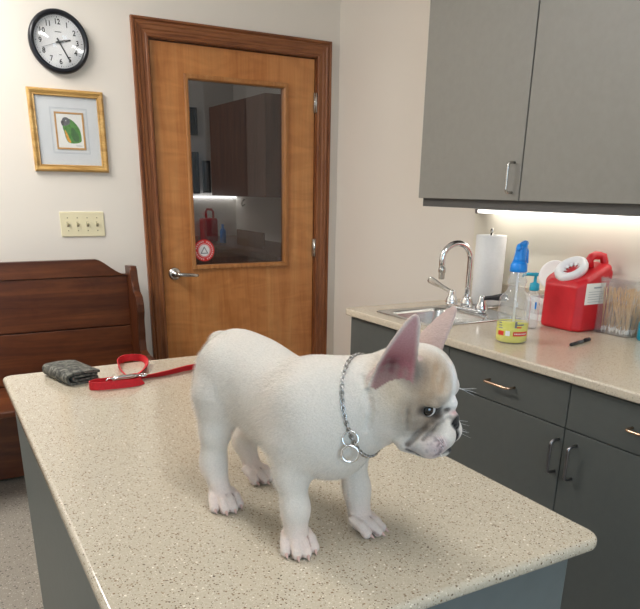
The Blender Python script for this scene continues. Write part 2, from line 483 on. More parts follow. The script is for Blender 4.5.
for k in range(26):   # dashes of the ring lettering
    a = 2 * PI * k / 26
    if k % 7 == 6: continue
    c = Vector((sx + .047 * math.cos(a), syy - .0006, sz + .047 * math.sin(a)))
    u = Vector((math.cos(a), 0, math.sin(a))); v = Vector((-math.sin(a), 0, math.cos(a)))
    b.add([c + u * p * .004 + v * q * .0022 for p, q in ((-1, -1), (1, -1), (1, 1), (-1, 1))], [(0, 1, 2, 3)], 1)
tri = [(math.cos(PI / 2 + 2 * PI * k / 3), math.sin(PI / 2 + 2 * PI * k / 3)) for k in range(3)]
b.add([(sx + .026 * x, syy - .0009, sz - .004 + .026 * z) for x, z in tri], [(0, 1, 2)], 2)
b.add([(sx + .017 * x, syy - .0012, sz - .004 + .017 * z) for x, z in tri], [(0, 1, 2)], 1)
b.build('sticker', [M['sign'], M['white'], M['greyprint']], leaf, 'round red and white warning sticker on the glass', fix=False)
# lever handle
lx, lz = 1.128, .935
b = MB()
b.lathe([(.0, .0), (.033, 0), (.034, .004), (.032, .009), (.024, .013), (.013, .016), (.011, .045), (.0, .045)], (lx, y0, lz), 28, 0, (0, -1, 0), True, False, False)
b.tube([(lx, y0 - .04, lz), (lx + .012, y0 - .05, lz), (lx + .03, y0 - .053, lz - .001), (lx + .07, y0 - .053, lz - .004), (lx + .105, y0 - .05, lz - .008), (lx + .118, y0 - .046, lz - .009)], [.010, .012, .0115, .010, .0095, .006], 12)
b.build('lever', M['nickel'], leaf)
for z in (1.79, 1.02, .22):
    b = MB(); b.lathe([(0, 0), (.007, 0), (.007, .1), (0, .1)], (LX1 + .004, YD - .004, z - .02), 12, 0, None, True, False, False)
    b.box(LX1 - .006, LX1 + .004, YD - .001, y0, z - .02, z + .08)
    b.build('hinge', M['nickel'], d)

# ------------------------------------------------------------------ the room beyond the glass
Y2 = 6.32
struct(MB().box(.3, 2.75, YD + .1, Y2 + .1, -.06, 0), 'floor_2', M['floor'], 'floor of the next room')
struct(MB().box(.3, 2.75, YD + .1, Y2 + .1, 2.6, 2.66), 'ceiling_2', M['ceiling'], 'ceiling of the next room')
struct(MB().box(.3, 2.75, Y2, Y2 + .1, 0, 2.6), 'wall_far', M['wall'], 'pale wall with pictures seen through the door glass')
struct(MB().box(2.65, 2.75, YD + .1, Y2, 0, 2.6), 'wall_far_right', M['wall'], 'side wall of the next room')
struct(MB().box(.3, .4, YD + .1, Y2, 0, 2.6), 'wall_far_left', M['wall'], 'other side wall of the next room')
t = thing('ceiling_light', 'unseen ceiling light added to brighten the next room', 'light', (.9, 5.7, 2.55))  # unseen lamp, added to light what shows through the glass
MB().lathe([(0, 2.55), (.10, 2.55), (.15, 2.57), (.16, 2.6), (0, 2.6)], (.9, 5.7, 0), 28, 0, None, True, False, False).build('diffuser', M['daylight'], t)
t = thing('wall_cabinet', 'brown wall cabinet seen through the door glass', 'cabinet', (2.47, 5.47, 1.31))
MB().box(2.32, 2.645, 4.90, 6.04, 1.31, 2.03).build('body', M['brownlam'], t)
for ya, yb, h in ((5.26, 6.04, 5.31), (4.90, 5.254, None)):
    q = MB().box(2.302, 2.32, ya, yb, 1.31, 2.03, .002).build('door', M['brownlam'], t)
    if h: MB().tube([(2.302, h, 1.29), (2.28, h, 1.27), (2.278, h, 1.25), (2.28, h, 1.235), (2.302, h, 1.25)], .004).build('handle', M['nickel'], q)
t = thing('base_cabinet', 'brown base cabinet with worktop seen through the door glass', 'cabinet', (2.35, 5.4, 0))
MB().box(2.08, 2.64, 4.2, 6.3, 0, .90).build('body', M['brownlam'], t)
MB().box(2.05, 2.64, 4.2, 6.30, .90, .94, .006).build('worktop', M['brownlam'], t)
tag(MB().box(2.2, 2.22, 4.75, 5.25, .9403, 1.06, .004).build('upstand_panel', M['brownlam']), 'low brown panel standing on the worktop beyond the door glass', 'panel')
for i, (x0, x1, z0, z1) in enumerate(((2.235, 2.287, 1.82, 2.05), (2.22, 2.285, 1.32, 1.68), (2.32, 2.395, 1.33, 1.61))):
    x0 -= .07 if i < 2 else 0
    t = thing('picture_frame', ['black framed picture high on the far wall beyond the glass', 'black framed picture at the left edge of the door glass', 'black framed photo beside the brown cabinet beyond the glass'][i], 'picture', ((x0 + x1) / 2, Y2, z0), 'pictures in the next room')
    b = MB()
    for a in ((x0, x1, z0, z0 + .018), (x0, x1, z1 - .018, z1), (x0, x0 + .018, z0 + .018, z1 - .018), (x1 - .018, x1, z0 + .018, z1 - .018)): b.box(a[0], a[1], Y2 - .02, Y2, a[2], a[3])
    b.build('frame', M['black'], t)
    MB().box(x0 + .018, x1 - .018, Y2 - .008, Y2, z0 + .018, z1 - .018).build('print', M['ink'] if i < 2 else M['greyprint'], t)
tag(MB().box(2.05, 2.64, Y2 - .03, Y2, 1.285, 1.30).build('light_strip', M['dimstrip']), 'thin bright light strip below the far pictures', 'light')
t = thing('sharps_container', 'red sharps container seen through the door glass', 'container', (2.12, 5.68, .94))
MB().box(2.06, 2.18, 5.6, 5.74, .94, 1.13, .015).build('body', M['red'], t)
MB().tube([(2.10, 5.67, 1.12), (2.10, 5.67, 1.18), (2.11, 5.67, 1.2), (2.15, 5.67, 1.2), (2.165, 5.67, 1.18), (2.165, 5.67, 1.12)], .01).build('handle', M['red'], t)
tag(MB().lathe([(0, 0), (.025, 0), (.025, .1), (.01, .12), (.01, .15), (0, .15)], (2.16, 5.45, .94), 18).build('bottle', M['blue']), 'small blue bottle on the brown worktop beyond the glass', 'bottle')

# ------------------------------------------------------------------ wall clock
cx, cz, R_ = .650, 1.977, .129
t = thing('wall_clock', 'round white wall clock with black rim above the parrot picture', 'clock', (cx, YD, cz - R_))
yy = YD
MB().lathe([(.0, 0), (R_ - .004, 0), (R_, .006), (R_, .020), (R_ - .004, .030), (R_ - .011, .034), (R_ - .019, .031), (R_ - .0225, .022), (R_ - .0225, .012), (0, .012)], (cx, yy, cz), 64, 0, (0, -1, 0), True, False, False).build('rim', M['black'], t)
dial = MB(); dial.lathe([(0, .0125), (R_ - .0226, .0125), (R_ - .0226, .0135), (0, .0135)], (cx, yy, cz), 64, 0, (0, -1, 0), False, False, False)
def text_mesh(s, size, serif=False):
    cu = bpy.data.curves.new('txt', 'FONT'); cu.body = s; cu.size = size; cu.align_x = 'CENTER'; cu.align_y = 'CENTER'; cu.resolution_u = 4
    cu.offset = size * .022
    o = bpy.data.objects.new('txt', cu); COL.objects.link(o)
    dg = bpy.context.evaluated_depsgraph_get()
    me = bpy.data.meshes.new_from_object(o.evaluated_get(dg))
    vs = [v.co.copy() for v in me.vertices]; fs = [tuple(p.vertices) for p in me.polygons]
    bpy.data.objects.remove(o); bpy.data.curves.remove(cu); bpy.data.meshes.remove(me)
    return vs, fs
b = dial; yf = yy - .0139
for h in range(1, 13):
    a = PI / 2 - h * PI / 6
    vs, fs = text_mesh(str(h), .030)
    rr = .079
    b.add([(cx + rr * math.cos(a) + v.x * .9, yf, cz + rr * math.sin(a) + v.y) for v in vs], fs, 1)
for k in range(60):
    a = 2 * PI * k / 60; L_ = .006 if k % 5 == 0 else .003
    u = Vector((math.cos(a), 0, math.sin(a))); v = Vector((-math.sin(a), 0, math.cos(a)))
    c = Vector((cx, yf, cz)) + u * .101; wd = .0012 if k % 5 == 0 else .0006
    b.add([c - v * wd, c + v * wd, c + v * wd - u * L_, c - v * wd - u * L_], [(0, 1, 2, 3)], 1)
b.box(cx - .014, cx + .014, yf - .0001, yf, cz + .038, cz + .041, 0, 1); b.box(cx - .006, cx + .006, yf - .0001, yf, cz - .052, cz - .050, 0, 1)
b.build('dial', [M['clockface'], M['ink']], t, fix=False)
def hand(name, ang, L_, tail, w0, w1, y, mat):
    a = math.radians(90 - ang); u = Vector((math.cos(a), 0, math.sin(a))); v = Vector((-math.sin(a), 0, math.cos(a)))
    c = Vector((cx, yy - y, cz))
    MB().prism([c - u * tail - v * w0, c - u * tail + v * w0, c + u * L_ + v * w1, c + u * L_ - v * w1], (0, -.001, 0)).build(name, mat, t)
hand('hour_hand', 78, .052, .014, .0042, .0032, .0155, M['ink'])
hand('minute_hand', 152, .088, .016, .0036, .0022, .0172, M['ink'])
hand('second_hand', 250, .082, .028, .0008, .0006, .0188, M['ink'])
MB().lathe([(0, 0), (.005, 0), (.005, .006), (0, .0065)], (cx, yy - .0145, cz), 16, 0, (0, -1, 0), True, False, False).build('hub', M['ink'], t)
MB().lathe([(0, .0245), (R_ - .021, .0235), (R_ - .021, .0245), (0, .0255)], (cx, yy, cz), 48, 0, (0, -1, 0), True, False, False).build('lens', M['clockglass'], t)

# ------------------------------------------------------------------ parrot picture
x0, x1, z0, z1 = .488, .822, 1.434, 1.786
t = thing('framed_picture', 'gold framed parrot print hanging between the clock and the light switches', 'picture', ((x0 + x1) / 2, YD, z0))
pf = [(0, 0), (0, .016), (.004, .020), (.010, .022), (.016, .019), (.022, .016), (.027, .017), (.030, .013), (.030, .004)]
b = MB()
b.loft([[(x0 + w_, YD - t_, z0 + w_), (x1 - w_, YD - t_, z0 + w_), (x1 - w_, YD - t_, z1 - w_), (x0 + w_, YD - t_, z1 - w_)] for w_, t_ in pf], False, False, 0, False)
b.build('frame', M['gold'], t)
mat_o = MB().box(x0 + .027, x1 - .027, YD - .006, YD, z0 + .027, z1 - .027)
px0, px1, pz0, pz1 = .600, .722, 1.536, 1.688
for g, wd in ((.022, .0022), (.017, .0012)):
    for a in ((px0 - g, px1 + g, pz0 - g, pz0 - g + wd), (px0 - g, px1 + g, pz1 + g - wd, pz1 + g), (px0 - g, px0 - g + wd, pz0 - g, pz1 + g), (px1 + g - wd, px1 + g, pz0 - g, pz1 + g)):
        mat_o.box(a[0], a[1], YD - .0064, YD - .006, a[2], a[3], 0, 1)
mat_o.build('mat_board', [M['mat'], M['matline']], t, fix=False)
b = MB()
b.loft([[(px0 + w_, YD - t_, pz0 + w_), (px1 - w_, YD - t_, pz0 + w_), (px1 - w_, YD - t_, pz1 - w_), (px0 + w_, YD - t_, pz1 - w_)] for w_, t_ in ((-.004, .006), (-.004, .009), (.002, .009), (.004, .0066))], False, False, 0, False)
b.build('fillet', M['gilt'], t)
b = MB(); b.box(px0, px1, YD - .0066, YD - .006, pz0, pz1, 0, 0)
def blob(pts, y, mi):
    # smooth closed outline through the points
    n = len(pts); out = []
    for i in range(n):
        p0, p1, p2, p3 = (Vector(pts[(i + k - 1) % n]) for k in range(4))
        for s in range(5):
            u = s / 5
            out.append(.5 * ((2 * p1) + (p2 - p0) * u + (2 * p0 - 5 * p1 + 4 * p2 - p3) * u * u + (3 * p1 - p0 - 3 * p2 + p3) * u ** 3))
    W_, H_ = px1 - px0, pz1 - pz0
    b.add([(px0 + p.x * W_, YD - y, pz0 + p.y * H_) for p in out], [tuple(range(len(out)))], mi)
blob([(.24, .62), (.32, .80), (.52, .84), (.72, .72), (.86, .54), (.90, .32), (.86, .20), (.64, .15), (.42, .17), (.32, .30), (.28, .46)], .0067, 1)
blob([(.58, .60), (.72, .50), (.80, .32), (.76, .20), (.60, .24), (.52, .42)], .0068, 2)
blob([(.30, .52), (.38, .44), (.44, .30), (.50, .19), (.42, .18), (.34, .30)], .0069, 4)
blob([(.22, .74), (.28, .86), (.42, .88), (.52, .80), (.50, .70), (.40, .66), (.28, .64)], .0069, 3)
blob([(.19, .74), (.23, .79), (.30, .76), (.29, .69), (.24, .64), (.21, .67)], .0070, 5)
blob([(.355, .785), (.375, .80), (.395, .785), (.375, .77)], .0071, 0)
b.box(px1 - .04, px1 - .012, YD - .0068, YD - .0066, pz0 + .012, pz0 + .014, 0, 6)
b.build('print', [M['paper'], M['green'], M['greendark'], M['parrotgrey'], M['parrotorange'], M['beak'], M['greyprint']], t, fix=False)
MB().box(x0 + .0275, x1 - .0275, YD - .0115, YD - .0105, z0 + .0275, z1 - .0275).build('glass', M['clockglass'], t)

# ------------------------------------------------------------------ four-gang switch plate
x0, x1, z0, z1 = .573, .780, 1.137, 1.253
t = thing('light_switch_plate', 'ivory plate with four light switches below the parrot picture', 'light switch', ((x0 + x1) / 2, YD, z0))
b = MB(); b.slab(x0, x1, -z1, -z0, 0, .006, .004, .0025, 0, 4, 3, Matrix(((1, 0, 0, 0), (0, 0, -1, YD), (0, -1, 0, 0), (0, 0, 0, 1))))
pl = b.build('plate', M['ivory'], t)
for k in range(4):
    xx = x0 + .0345 + k * .046
    b = MB(); b.box(xx - .0055, xx + .0055, YD - .0072, YD - .0055, (z0 + z1) / 2 - .012, (z0 + z1) / 2 + .012, 0, 0)
    q = b.build('slot', M['ivorydark'], t)
    MB().prism([(xx - .004, YD - .006, 1.190), (xx - .004, YD - .006, 1.201), (xx - .004, YD - .019, 1.207), (xx - .004, YD - .019, 1.200)], (.008, 0, 0), 0, False, .0008).build('toggle', M['ivory'], q)
    for s in (-1, 1):
        b = MB(); b.lathe([(0, 0), (.003, 0), (.0025, .0012), (0, .0015)], (xx, YD - .0058, (z0 + z1) / 2 + s * .030), 10, 0, (0, -1, 0), True, False, False)
        b.build('screw', M['ivorydark'], t)

# ------------------------------------------------------------------ wooden bench
t = thing('bench', 'dark brown wooden high-back bench against the wall left of the door', 'bench', (0, 3.3, 0))
bx0, bx1 = -1.0, .845
yb = 3.43
def topline(x):
    if x < .70: return 1.036
    u = (x - .70) / (bx1 - .70)
    return 1.036 - .078 * (3 * u * u - 2 * u ** 3) ** .8
xs = [bx0, .3, .6, .69] + [.70 + .145 * k / 10 for k in range(11)]
MB().prism([(x, yb, topline(x)) for x in xs] + [(bx1, yb, .956), (bx0, yb, .956)][0:2], (0, .035, 0), 0, False, .002).build('top_rail', M['bench'], t)
MB().box(bx0, bx1, yb + .006, yb + .035, .708, .954, .003).build('back_board', M['bench'], t)
MB().box(bx0, bx1, yb + .006, yb + .035, .456, .702, .003).build('back_board', M['bench'], t)
MB().box(bx0, bx1, yb + .02, yb + .04, .40, .96).build('backing', M['benchv'], t)
MB().box(bx0, bx1, 3.03, yb + .006, .425, .452, .006).build('seat', M['bench'], t)
MB().box(bx0, bx1, 3.345, 3.37, .02, .425, .002).build('front_panel', M['bench'], t)
# shaped end board
pts = [(3.47, 0), (3.47, 1.0), (3.385, 1.004), (3.372, .985), (3.362, .93), (3.340, .885), (3.305, .865), (3.29, .83), (3.288, .79), (3.30, .755), (3.302, .72), (3.300, .69), (3.305, .65), (3.295, .60), (3.24, .585), (3.06, .58), (3.02, .56), (3.015, .53), (3.03, .51), (3.06, .48), (3.05, .42), (3.06, .1), (3.03, .0)]
MB().prism([(.845, y, z) for y, z in pts], (.036, 0, 0), 0, False, .003).build('end_panel', M['benchv'], t)
MB().prism([(bx0 - .036, y, z) for y, z in pts], (.036, 0, 0), 0, False, .003).build('end_panel', M['benchv'], t)
# ------------------------------------------------------------------ sink counter
CT = .915
CF = 1.449                    # front edge of the worktop
CE = 2.345                    # its free end
CR = .12
CX = 1.47                     # cabinet front plane
SX0, SX1, SY0, SY1 = 1.512, 1.965, 1.850, 2.215
HX0, HX1, HY0, HY1 = SX0 + .02, SX1 - .02, SY0 + .02, SY1 - .02
t = thing('countertop', 'speckled beige worktop holding the sink, below the grey wall cabinet', 'worktop', ((CF + XW) / 2, (CE + CR) / 2, .885))
b = MB()
re_ = .006; CB = .888
pf = [(HX0, CB), (CF + re_, CB)] + [(CF + re_ - re_ * math.sin(a), CB + re_ - re_ * math.cos(a)) for a in (PI / 8, PI / 4, PI * 3 / 8, PI / 2)] + \
     [(CF + re_ - re_ * math.cos(a), CT - re_ + re_ * math.sin(a)) for a in (0, PI / 8, PI / 4, PI * 3 / 8, PI / 2)] + [(HX0, CT)]
rows = []
for y, ins in ((CR, 0), (CE - .02, 0), (CE - .009, .003), (CE - .002, .009), (CE, .018)):
    rows.append([(min(x + ins, HX0), y, z) for x, z in pf])
b.loft(rows, True, True, 0, False)
b.box(HX0, XW, CR, HY0, CB, CT); b.box(HX0, XW, HY1, CE, CB, CT); b.box(HX1, XW, HY0, HY1, CB, CT)
b.build('top', M['counter'], t, fix=False)
tag(MB().box(XW - .022, XW - .0065, CR, CE + .01, CT + .0003, 1.008, .003).build('backsplash', M['counter']), 'low speckled beige backsplash strip along the wall behind the counter', 'backsplash')

def pull(length, axis, proj, r, loc, out):
    """bow handle: two posts and a bar; out = outward direction"""
    L = Vector(loc); a = Vector(axis); o = Vector(out); h = length / 2; pts = []
    pts.append(L - a * h)
    for k in range(6): 
        u = PI / 2 * k / 5; pts.append(L - a * (h - .012 * (1 - math.cos(u))) + o * (proj - .012 + .012 * math.sin(u)))
    for k in range(6):
        u = PI / 2 * (1 - k / 5); pts.append(L + a * (h - .012 * (1 - math.cos(u))) + o * (proj - .012 + .012 * math.sin(u)))
    pts.append(L + a * h)
    return MB().tube(pts, r, 10)
def base_unit(y0, y1, label, hand, drawer_pull=True):
    t = thing('base_cabinet', label, 'cabinet', ((CX + XW) / 2, (y0 + y1) / 2, 0), 'base cabinets under the sink counter')
    b = MB()
    if drawer_pull: b.box(CX + .02, XW - .004, y0 + .0005, y1 - .0005, .10, .885)
    else:   # open-topped carcass that the sink basin hangs into
        b.box(CX + .02, XW - .004, y0 + .0005, y0 + .0185, .10, .885); b.box(CX + .02, XW - .004, y1 - .0185, y1 - .0005, .10, .885)
        b.box(CX + .02, XW - .004, y0 + .0185, y1 - .0185, .10, .118); b.box(XW - .012, XW - .004, y0 + .0185, y1 - .0185, .118, .885)
    b.box(CX + .09, XW - .004, y0 + .0005, y1 - .0005, 0, .10)
    b.build('body', M['cabbody'], t)
    g = .0018; zs = .753
    MB().box(CX + .0185, CX + .0215, y0 + .001, y1 - .001, .10, .88).build('reveal', M['gap'], t)
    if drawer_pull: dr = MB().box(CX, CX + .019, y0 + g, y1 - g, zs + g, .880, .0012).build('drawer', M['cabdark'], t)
    else: zs = .882
    if drawer_pull: pull(.105, (0, 1, 0), .030, .0042, (CX, (y0 + y1) / 2, .8185), (-1, 0, 0)).build('handle', M['copper'], dr, 'rose bronze bow handle')
    if hand == 'pair': spans = [((y0 + y1) / 2, y1, (y0 + y1) / 2 + .03), (y0, (y0 + y1) / 2, (y0 + y1) / 2 - .03)]
    elif hand == 'lo': spans = [(y0, y1, y0 + .016)]
    else: spans = [(y0, y1, y1 - .045)]
    for a, c, hy in spans:
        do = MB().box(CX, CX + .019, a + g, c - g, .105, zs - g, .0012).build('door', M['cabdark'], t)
        pull(.098, (0, 0, 1), .030, .0046, (CX, hy, .667), (-1, 0, 0)).build('handle', M['pewter'], do, 'dark pewter bow handle')
    return t
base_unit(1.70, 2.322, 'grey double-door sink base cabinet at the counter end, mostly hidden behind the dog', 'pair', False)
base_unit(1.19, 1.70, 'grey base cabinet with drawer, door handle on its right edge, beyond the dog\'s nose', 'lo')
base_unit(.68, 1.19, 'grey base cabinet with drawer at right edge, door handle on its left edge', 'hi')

# ------------------------------------------------------------------ sink and faucet
t = thing('sink', 'stainless steel drop-in sink behind the dog\'s ears', 'sink', ((SX0 + SX1) / 2, (SY0 + SY1) / 2, CT - .16))
BX0, BX1, BY0, BY1 = SX0 + .032, 1.825, SY0 + .035, SY1 - .035
def rr(x0, x1, y0, y1, r, z, n=6):
    pts = []
    for cx_, cy_, a0 in ((x1 - r, y1 - r, 0), (x0 + r, y1 - r, PI / 2), (x0 + r, y0 + r, PI), (x1 - r, y0 + r, 1.5 * PI)):
        for k in range(n + 1):
            a = a0 + PI / 2 * k / n; pts.append((cx_ + r * math.cos(a), cy_ + r * math.sin(a), z))
    return pts
b = MB()
b.loft([rr(SX0 + .002, SX1 - .002, SY0 + .002, SY1 - .002, .02, CT + .0003), rr(SX0, SX1, SY0, SY1, .02, CT + .002), rr(SX0 + .004, SX1 - .004, SY0 + .004, SY1 - .004, .02, CT + .005), rr(SX0 + .012, SX1 - .012, SY0 + .012, SY1 - .012, .018, CT + .0035),
        rr(BX0 - .006, BX1 + .006, BY0 - .006, BY1 + .006, .05, CT + .003), rr(BX0, BX1, BY0, BY1, .05, CT - .002), rr(BX0 + .004, BX1 - .004, BY0 + .004, BY1 - .004, .05, CT - .012),
        rr(BX0 + .012, BX1 - .012, BY0 + .012, BY1 - .012, .05, CT - .125), rr(BX0 + .03, BX1 - .03, BY0 + .03, BY1 - .03, .045, CT - .150), rr(BX0 + .12, BX1 - .12, BY0 + .10, BY1 - .10, .03, CT - .156)], False, True, 0, True)
b.build('basin', M['steel'], t)
MB().lathe([(.0, 0), (.038, 0), (.04, .003), (.03, .004), (.026, .001), (0, .001)], ((BX0 + BX1) / 2, (BY0 + BY1) / 2, CT - .1555), 24, 0, None, True, False, False).build('drain', M['chrome'], t)

fx, fy, fz = 1.872, 2.082, CT + .004
t = thing('faucet', 'chrome gooseneck faucet with two blade handles at the sink', 'faucet', (fx, fy, fz))
b = MB(); b.slab(fx - .028, fx + .028, fy - .105, fy + .105, fz, fz + .016, .026, .006)
b.build('deck_plate', M['chrome'], t)
b = MB()
b.lathe([(.0, .014), (.026, .014), (.025, .03), (.020, .045), (.0185, .052), (.0, .052)], (fx, fy, fz), 24, 0, None, True, False, False)
R0 = .064; apex = fz + .198
sd = Vector((-.985, .17, 0)).normalized()
pts = [(fx, fy, fz + .045), (fx, fy, fz + .1), (fx, fy, fz + .16), (fx, fy, apex)]
for k in range(1, 19):
    a = PI * k / 18 * 1.04
    p = Vector((fx, fy, apex)) + sd * (R0 - R0 * math.cos(a)) + Vector((0, 0, R0 * math.sin(a)))
    pts.append(p[:])
pe = Vector(pts[-1]); pts.append((pe + Vector((0, 0, -.030)) + sd * -.002)[:])
b.tube(pts, .0118, 14)
b.build('spout', M['chrome'], t)
e = Vector(pts[-1])
MB().lathe([(0, .010), (.0135, .010), (.0148, .006), (.0148, -.006), (.0125, -.010), (.0120, -.030), (.0105, -.034), (0, -.034)], e[:], 20, 0, None, True, False, False).build('aerator', M['nickel'], t)
for i, (s, dirv, mt) in enumerate(((1, Vector((-.42, .70, .36)), 'nickel'), (-1, Vector((.16, -.92, .16)), 'black'))):
    hx, hy = fx - .004 - (.03 if s > 0 else 0) * 0, fy + s * .090
    b = MB(); b.lathe([(.0, .012), (.025, .012), (.026, .02), (.022, .034), (.016, .044), (.014, .062), (.012, .068), (0, .07)], (hx, hy, fz), 22, 0, None, True, False, False)
    hb = b.build('handle_base', M['chrome'], t)
    dv = dirv.normalized(); sdv = dv.cross(Vector((0, 0, 1))).normalized(); nn = sdv.cross(dv)
    c0 = Vector((hx, hy, fz + .058)); rows = []
    for u, w_, h_ in ((-.012, .006, .006), (0, .009, .007), (.02, .008, .005), (.05, .009, .0045), (.085, .0135, .004), (.11, .0145, .0035), (.118, .010, .003)):
        q = c0 + dv * u
        rows.append([(q + nn * w_ * math.cos(2 * PI * k / 12) + sdv * h_ * math.sin(2 * PI * k / 12))[:] for k in range(12)])
    MB().loft(rows).build('blade', M[mt], hb, ['satin steel blade lever', 'black blade lever'][i])

# ------------------------------------------------------------------ wall cabinets and light
UX, UZ0, UZ1 = 1.80, 1.345, 2.16
def wall_unit(y1, label):
    w_ = .566; y0 = y1 - 2 * w_
    t = thing('wall_cabinet', label, 'cabinet', ((UX + XW) / 2, (y0 + y1) / 2, 1.313))
    b = MB()
    b.box(UX + .021, XW, y0 + .006, y0 + .024, 1.313, UZ1); b.box(UX + .021, XW, y1 - .026, y1 - .008, 1.313, UZ1)
    b.box(UX + .021, UX + .036, y0 + .024, y1 - .026, 1.313, UZ1)
    b.box(UX + .036, XW, y0 + .024, y1 - .026, UZ0, UZ0 + .018); b.box(UX + .036, XW, y0 + .024, y1 - .026, UZ1 - .018, UZ1); b.box(XW - .008, XW, y0 + .024, y1 - .026, UZ0 + .018, UZ1 - .018)
    b.build('body', M['cabbody'], t)
    MB().box(UX + .018, UX + .0215, y0 + .008, y1 - .010, UZ0, UZ1 - .002).build('reveal', M['gap'], t)
    for a, c, hy in ((y1 - w_, y1, y1 - w_ + .035), (y0, y1 - w_, y0 + .04)):
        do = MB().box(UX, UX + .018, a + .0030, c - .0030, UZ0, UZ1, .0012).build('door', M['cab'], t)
        pull(.098, (0, 0, 1), .030, .0046, (UX, hy, 1.42), (-1, 0, 0)).build('handle', M['nickel'], do, 'satin nickel bow handle')
    return t
wall_unit(2.353, 'grey two-door wall cabinet above the sink')
t = thing('under_cabinet_light', 'slim white tube light under the grey wall cabinet', 'light', (2.07, 1.76, 1.287))
MB().box(2.02, 2.112, 1.24, 2.245, 1.303, 1.345, .003).build('housing', M['white'], t)
MB().box(2.028, 2.108, 1.25, 2.240, 1.289, 1.3035, .004).build('diffuser', M['tube'], t)
MB().lathe([(0, 0), (.008, 0), (.009, -.008), (.007, -.018), (0, -.02)], (2.04, 2.255, 1.305), 14, 0, None, True, False, False).build('switch', M['pewter'], t)

# ------------------------------------------------------------------ things on the counter
t = thing('paper_towel_roll', 'white paper towel roll on an upright holder beside the faucet', 'paper towel', (2.018, 2.13, CT))
rx, ry = 2.018, 2.130
MB().lathe([(.02, .012), (.060, .012), (.0615, .015), (.0615, .288), (.060, .291), (.02, .291)], (rx, ry, CT), 48, 0, None, True, False, False).build('towel', M['towel'], t)
b = MB(); b.lathe([(0, 0), (.068, 0), (.07, .006), (.066, .010), (0, .011)], (rx, ry, CT), 32, 0, None, True, False, False)
b.tube([(rx, ry, CT + .01), (rx, ry, CT + .30)], .006); b.ball((rx, ry, CT + .308), (.008, .008, .011))
b.build('holder', M['nickel'], t)

# trigger spray bottle
bx, by = 1.604, 1.560
t = thing('spray_bottle', 'clear spray bottle of yellow cleaner with a bright blue trigger', 'spray bottle', (bx, by, CT))
outer = [(.0, .0), (.045, 0), (.050, .006), (.050, .128), (.047, .142), (.036, .155), (.031, .160), (.027, .168), (.027, .186), (.030, .190), (.030, .197), (.026, .203), (.025, .222), (.021, .226), (.021, .238), (0, .238)]
body = MB().lathe(outer, (bx, by, CT), 36, 0, None, True, False, False).build('bottle', M['clear'], t)
MB().lathe([(0, .003), (.044, .003), (.0495, .008), (.0495, .064), (0, .0641)], (bx, by, CT), 36, 0, None, True, False, False).build('cleaner', M['fluid'], t, 'yellow liquid cleaner')
b = MB()
vd = math.atan2(-by, -bx)
def wrap(b, a0, a1, z0, z1, r, mi, n=14):
    rows = [[(bx + r * math.cos(vd + a0 + (a1 - a0) * k / n), by + r * math.sin(vd + a0 + (a1 - a0) * k / n), CT + z) for z in (z0, z1)] for k in range(n + 1)]
    vs = [p for r_ in rows for p in r_]
    b.add(vs, [(2 * k, 2 * k + 2, 2 * k + 3, 2 * k + 1) for k in range(n)], mi, True)
wrap(b, -.95, -.50, .026, .040, .0506, 0); wrap(b, .10, 1.15, .026, .040, .0506, 0)
wrap(b, -.38, -.10, .026, .042, .0506, 1)
for a, z, w_ in ((.25, .060, .5), (.25, .052, .35)): wrap(b, a, a + w_, z, z + .004, .0506, 0 if z < .055 else 2)
for k in range(3): wrap(b, -.95, -.6 - .05 * k, .048 + .008 * k, .051 + .008 * k, .0506, 2)
wrap(b, .16, .30, .052, .072, .0506, 2)
for k in range(9): wrap(b, .18 + k * .1, .24 + k * .1, .031, .035, .0509, 1, 2)
b.build('label', [M['redlabel'], M['white'], M['greyprint']], body, 'red and white printed label', fix=False)
MB().tube([(bx, by, CT + .232), (bx + .002, by, CT + .1), (bx + .012, by + .008, CT + .01)], .0035).build('dip_tube', M['white'], t)
# trigger head, nozzle pointing to the right and back
fd = Vector((.89, .456, 0)); sd = Vector((-.456, .89, 0))
def hp(a, h, s=0): return Vector((bx, by, CT)) + fd * a + sd * s + Vector((0, 0, h))
MB().lathe([(.0, .222), (.0255, .222), (.027, .226), (.0255, .244), (.020, .254), (0, .254)], (bx, by, CT), 24, 0, None, True, False, False).build('collar', M['blue'], t)
rows = []
for a, h, w_, dpt in ((0.0, .250, .021, .021), (.001, .264, .0185, .019), (0.006, .282, .0165, .021), (.010, .295, .0165, .028), (.014, .305, .0140, .031), (.016, .309, .007, .025)):
    rows.append([hp(a + dpt * math.cos(2 * PI * k / 16), h + .006 * math.cos(2 * PI * k / 16) * (h - .25) / .06, w_ * math.sin(2 * PI * k / 16))[:] for k in range(16)])
b = MB().loft(rows)
b.tube([hp(-.012, .299)[:], hp(-.022, .294)[:], hp(-.027, .287)[:]], [.010, .008, .003], 12)
b.tube([hp(.034, .302)[:], hp(.046, .305)[:], hp(.051, .306)[:]], [.0095, .009, .008], 14)
b.build('sprayer_head', M['blue'], t)
MB().tube([hp(.032, .296, -.004)[:], hp(.040, .282, -.008)[:], hp(.038, .266, -.010)[:], hp(.044, .246, -.012)[:]], [.006, .0065, .006, .004], 10).build('trigger', M['blue'], t)

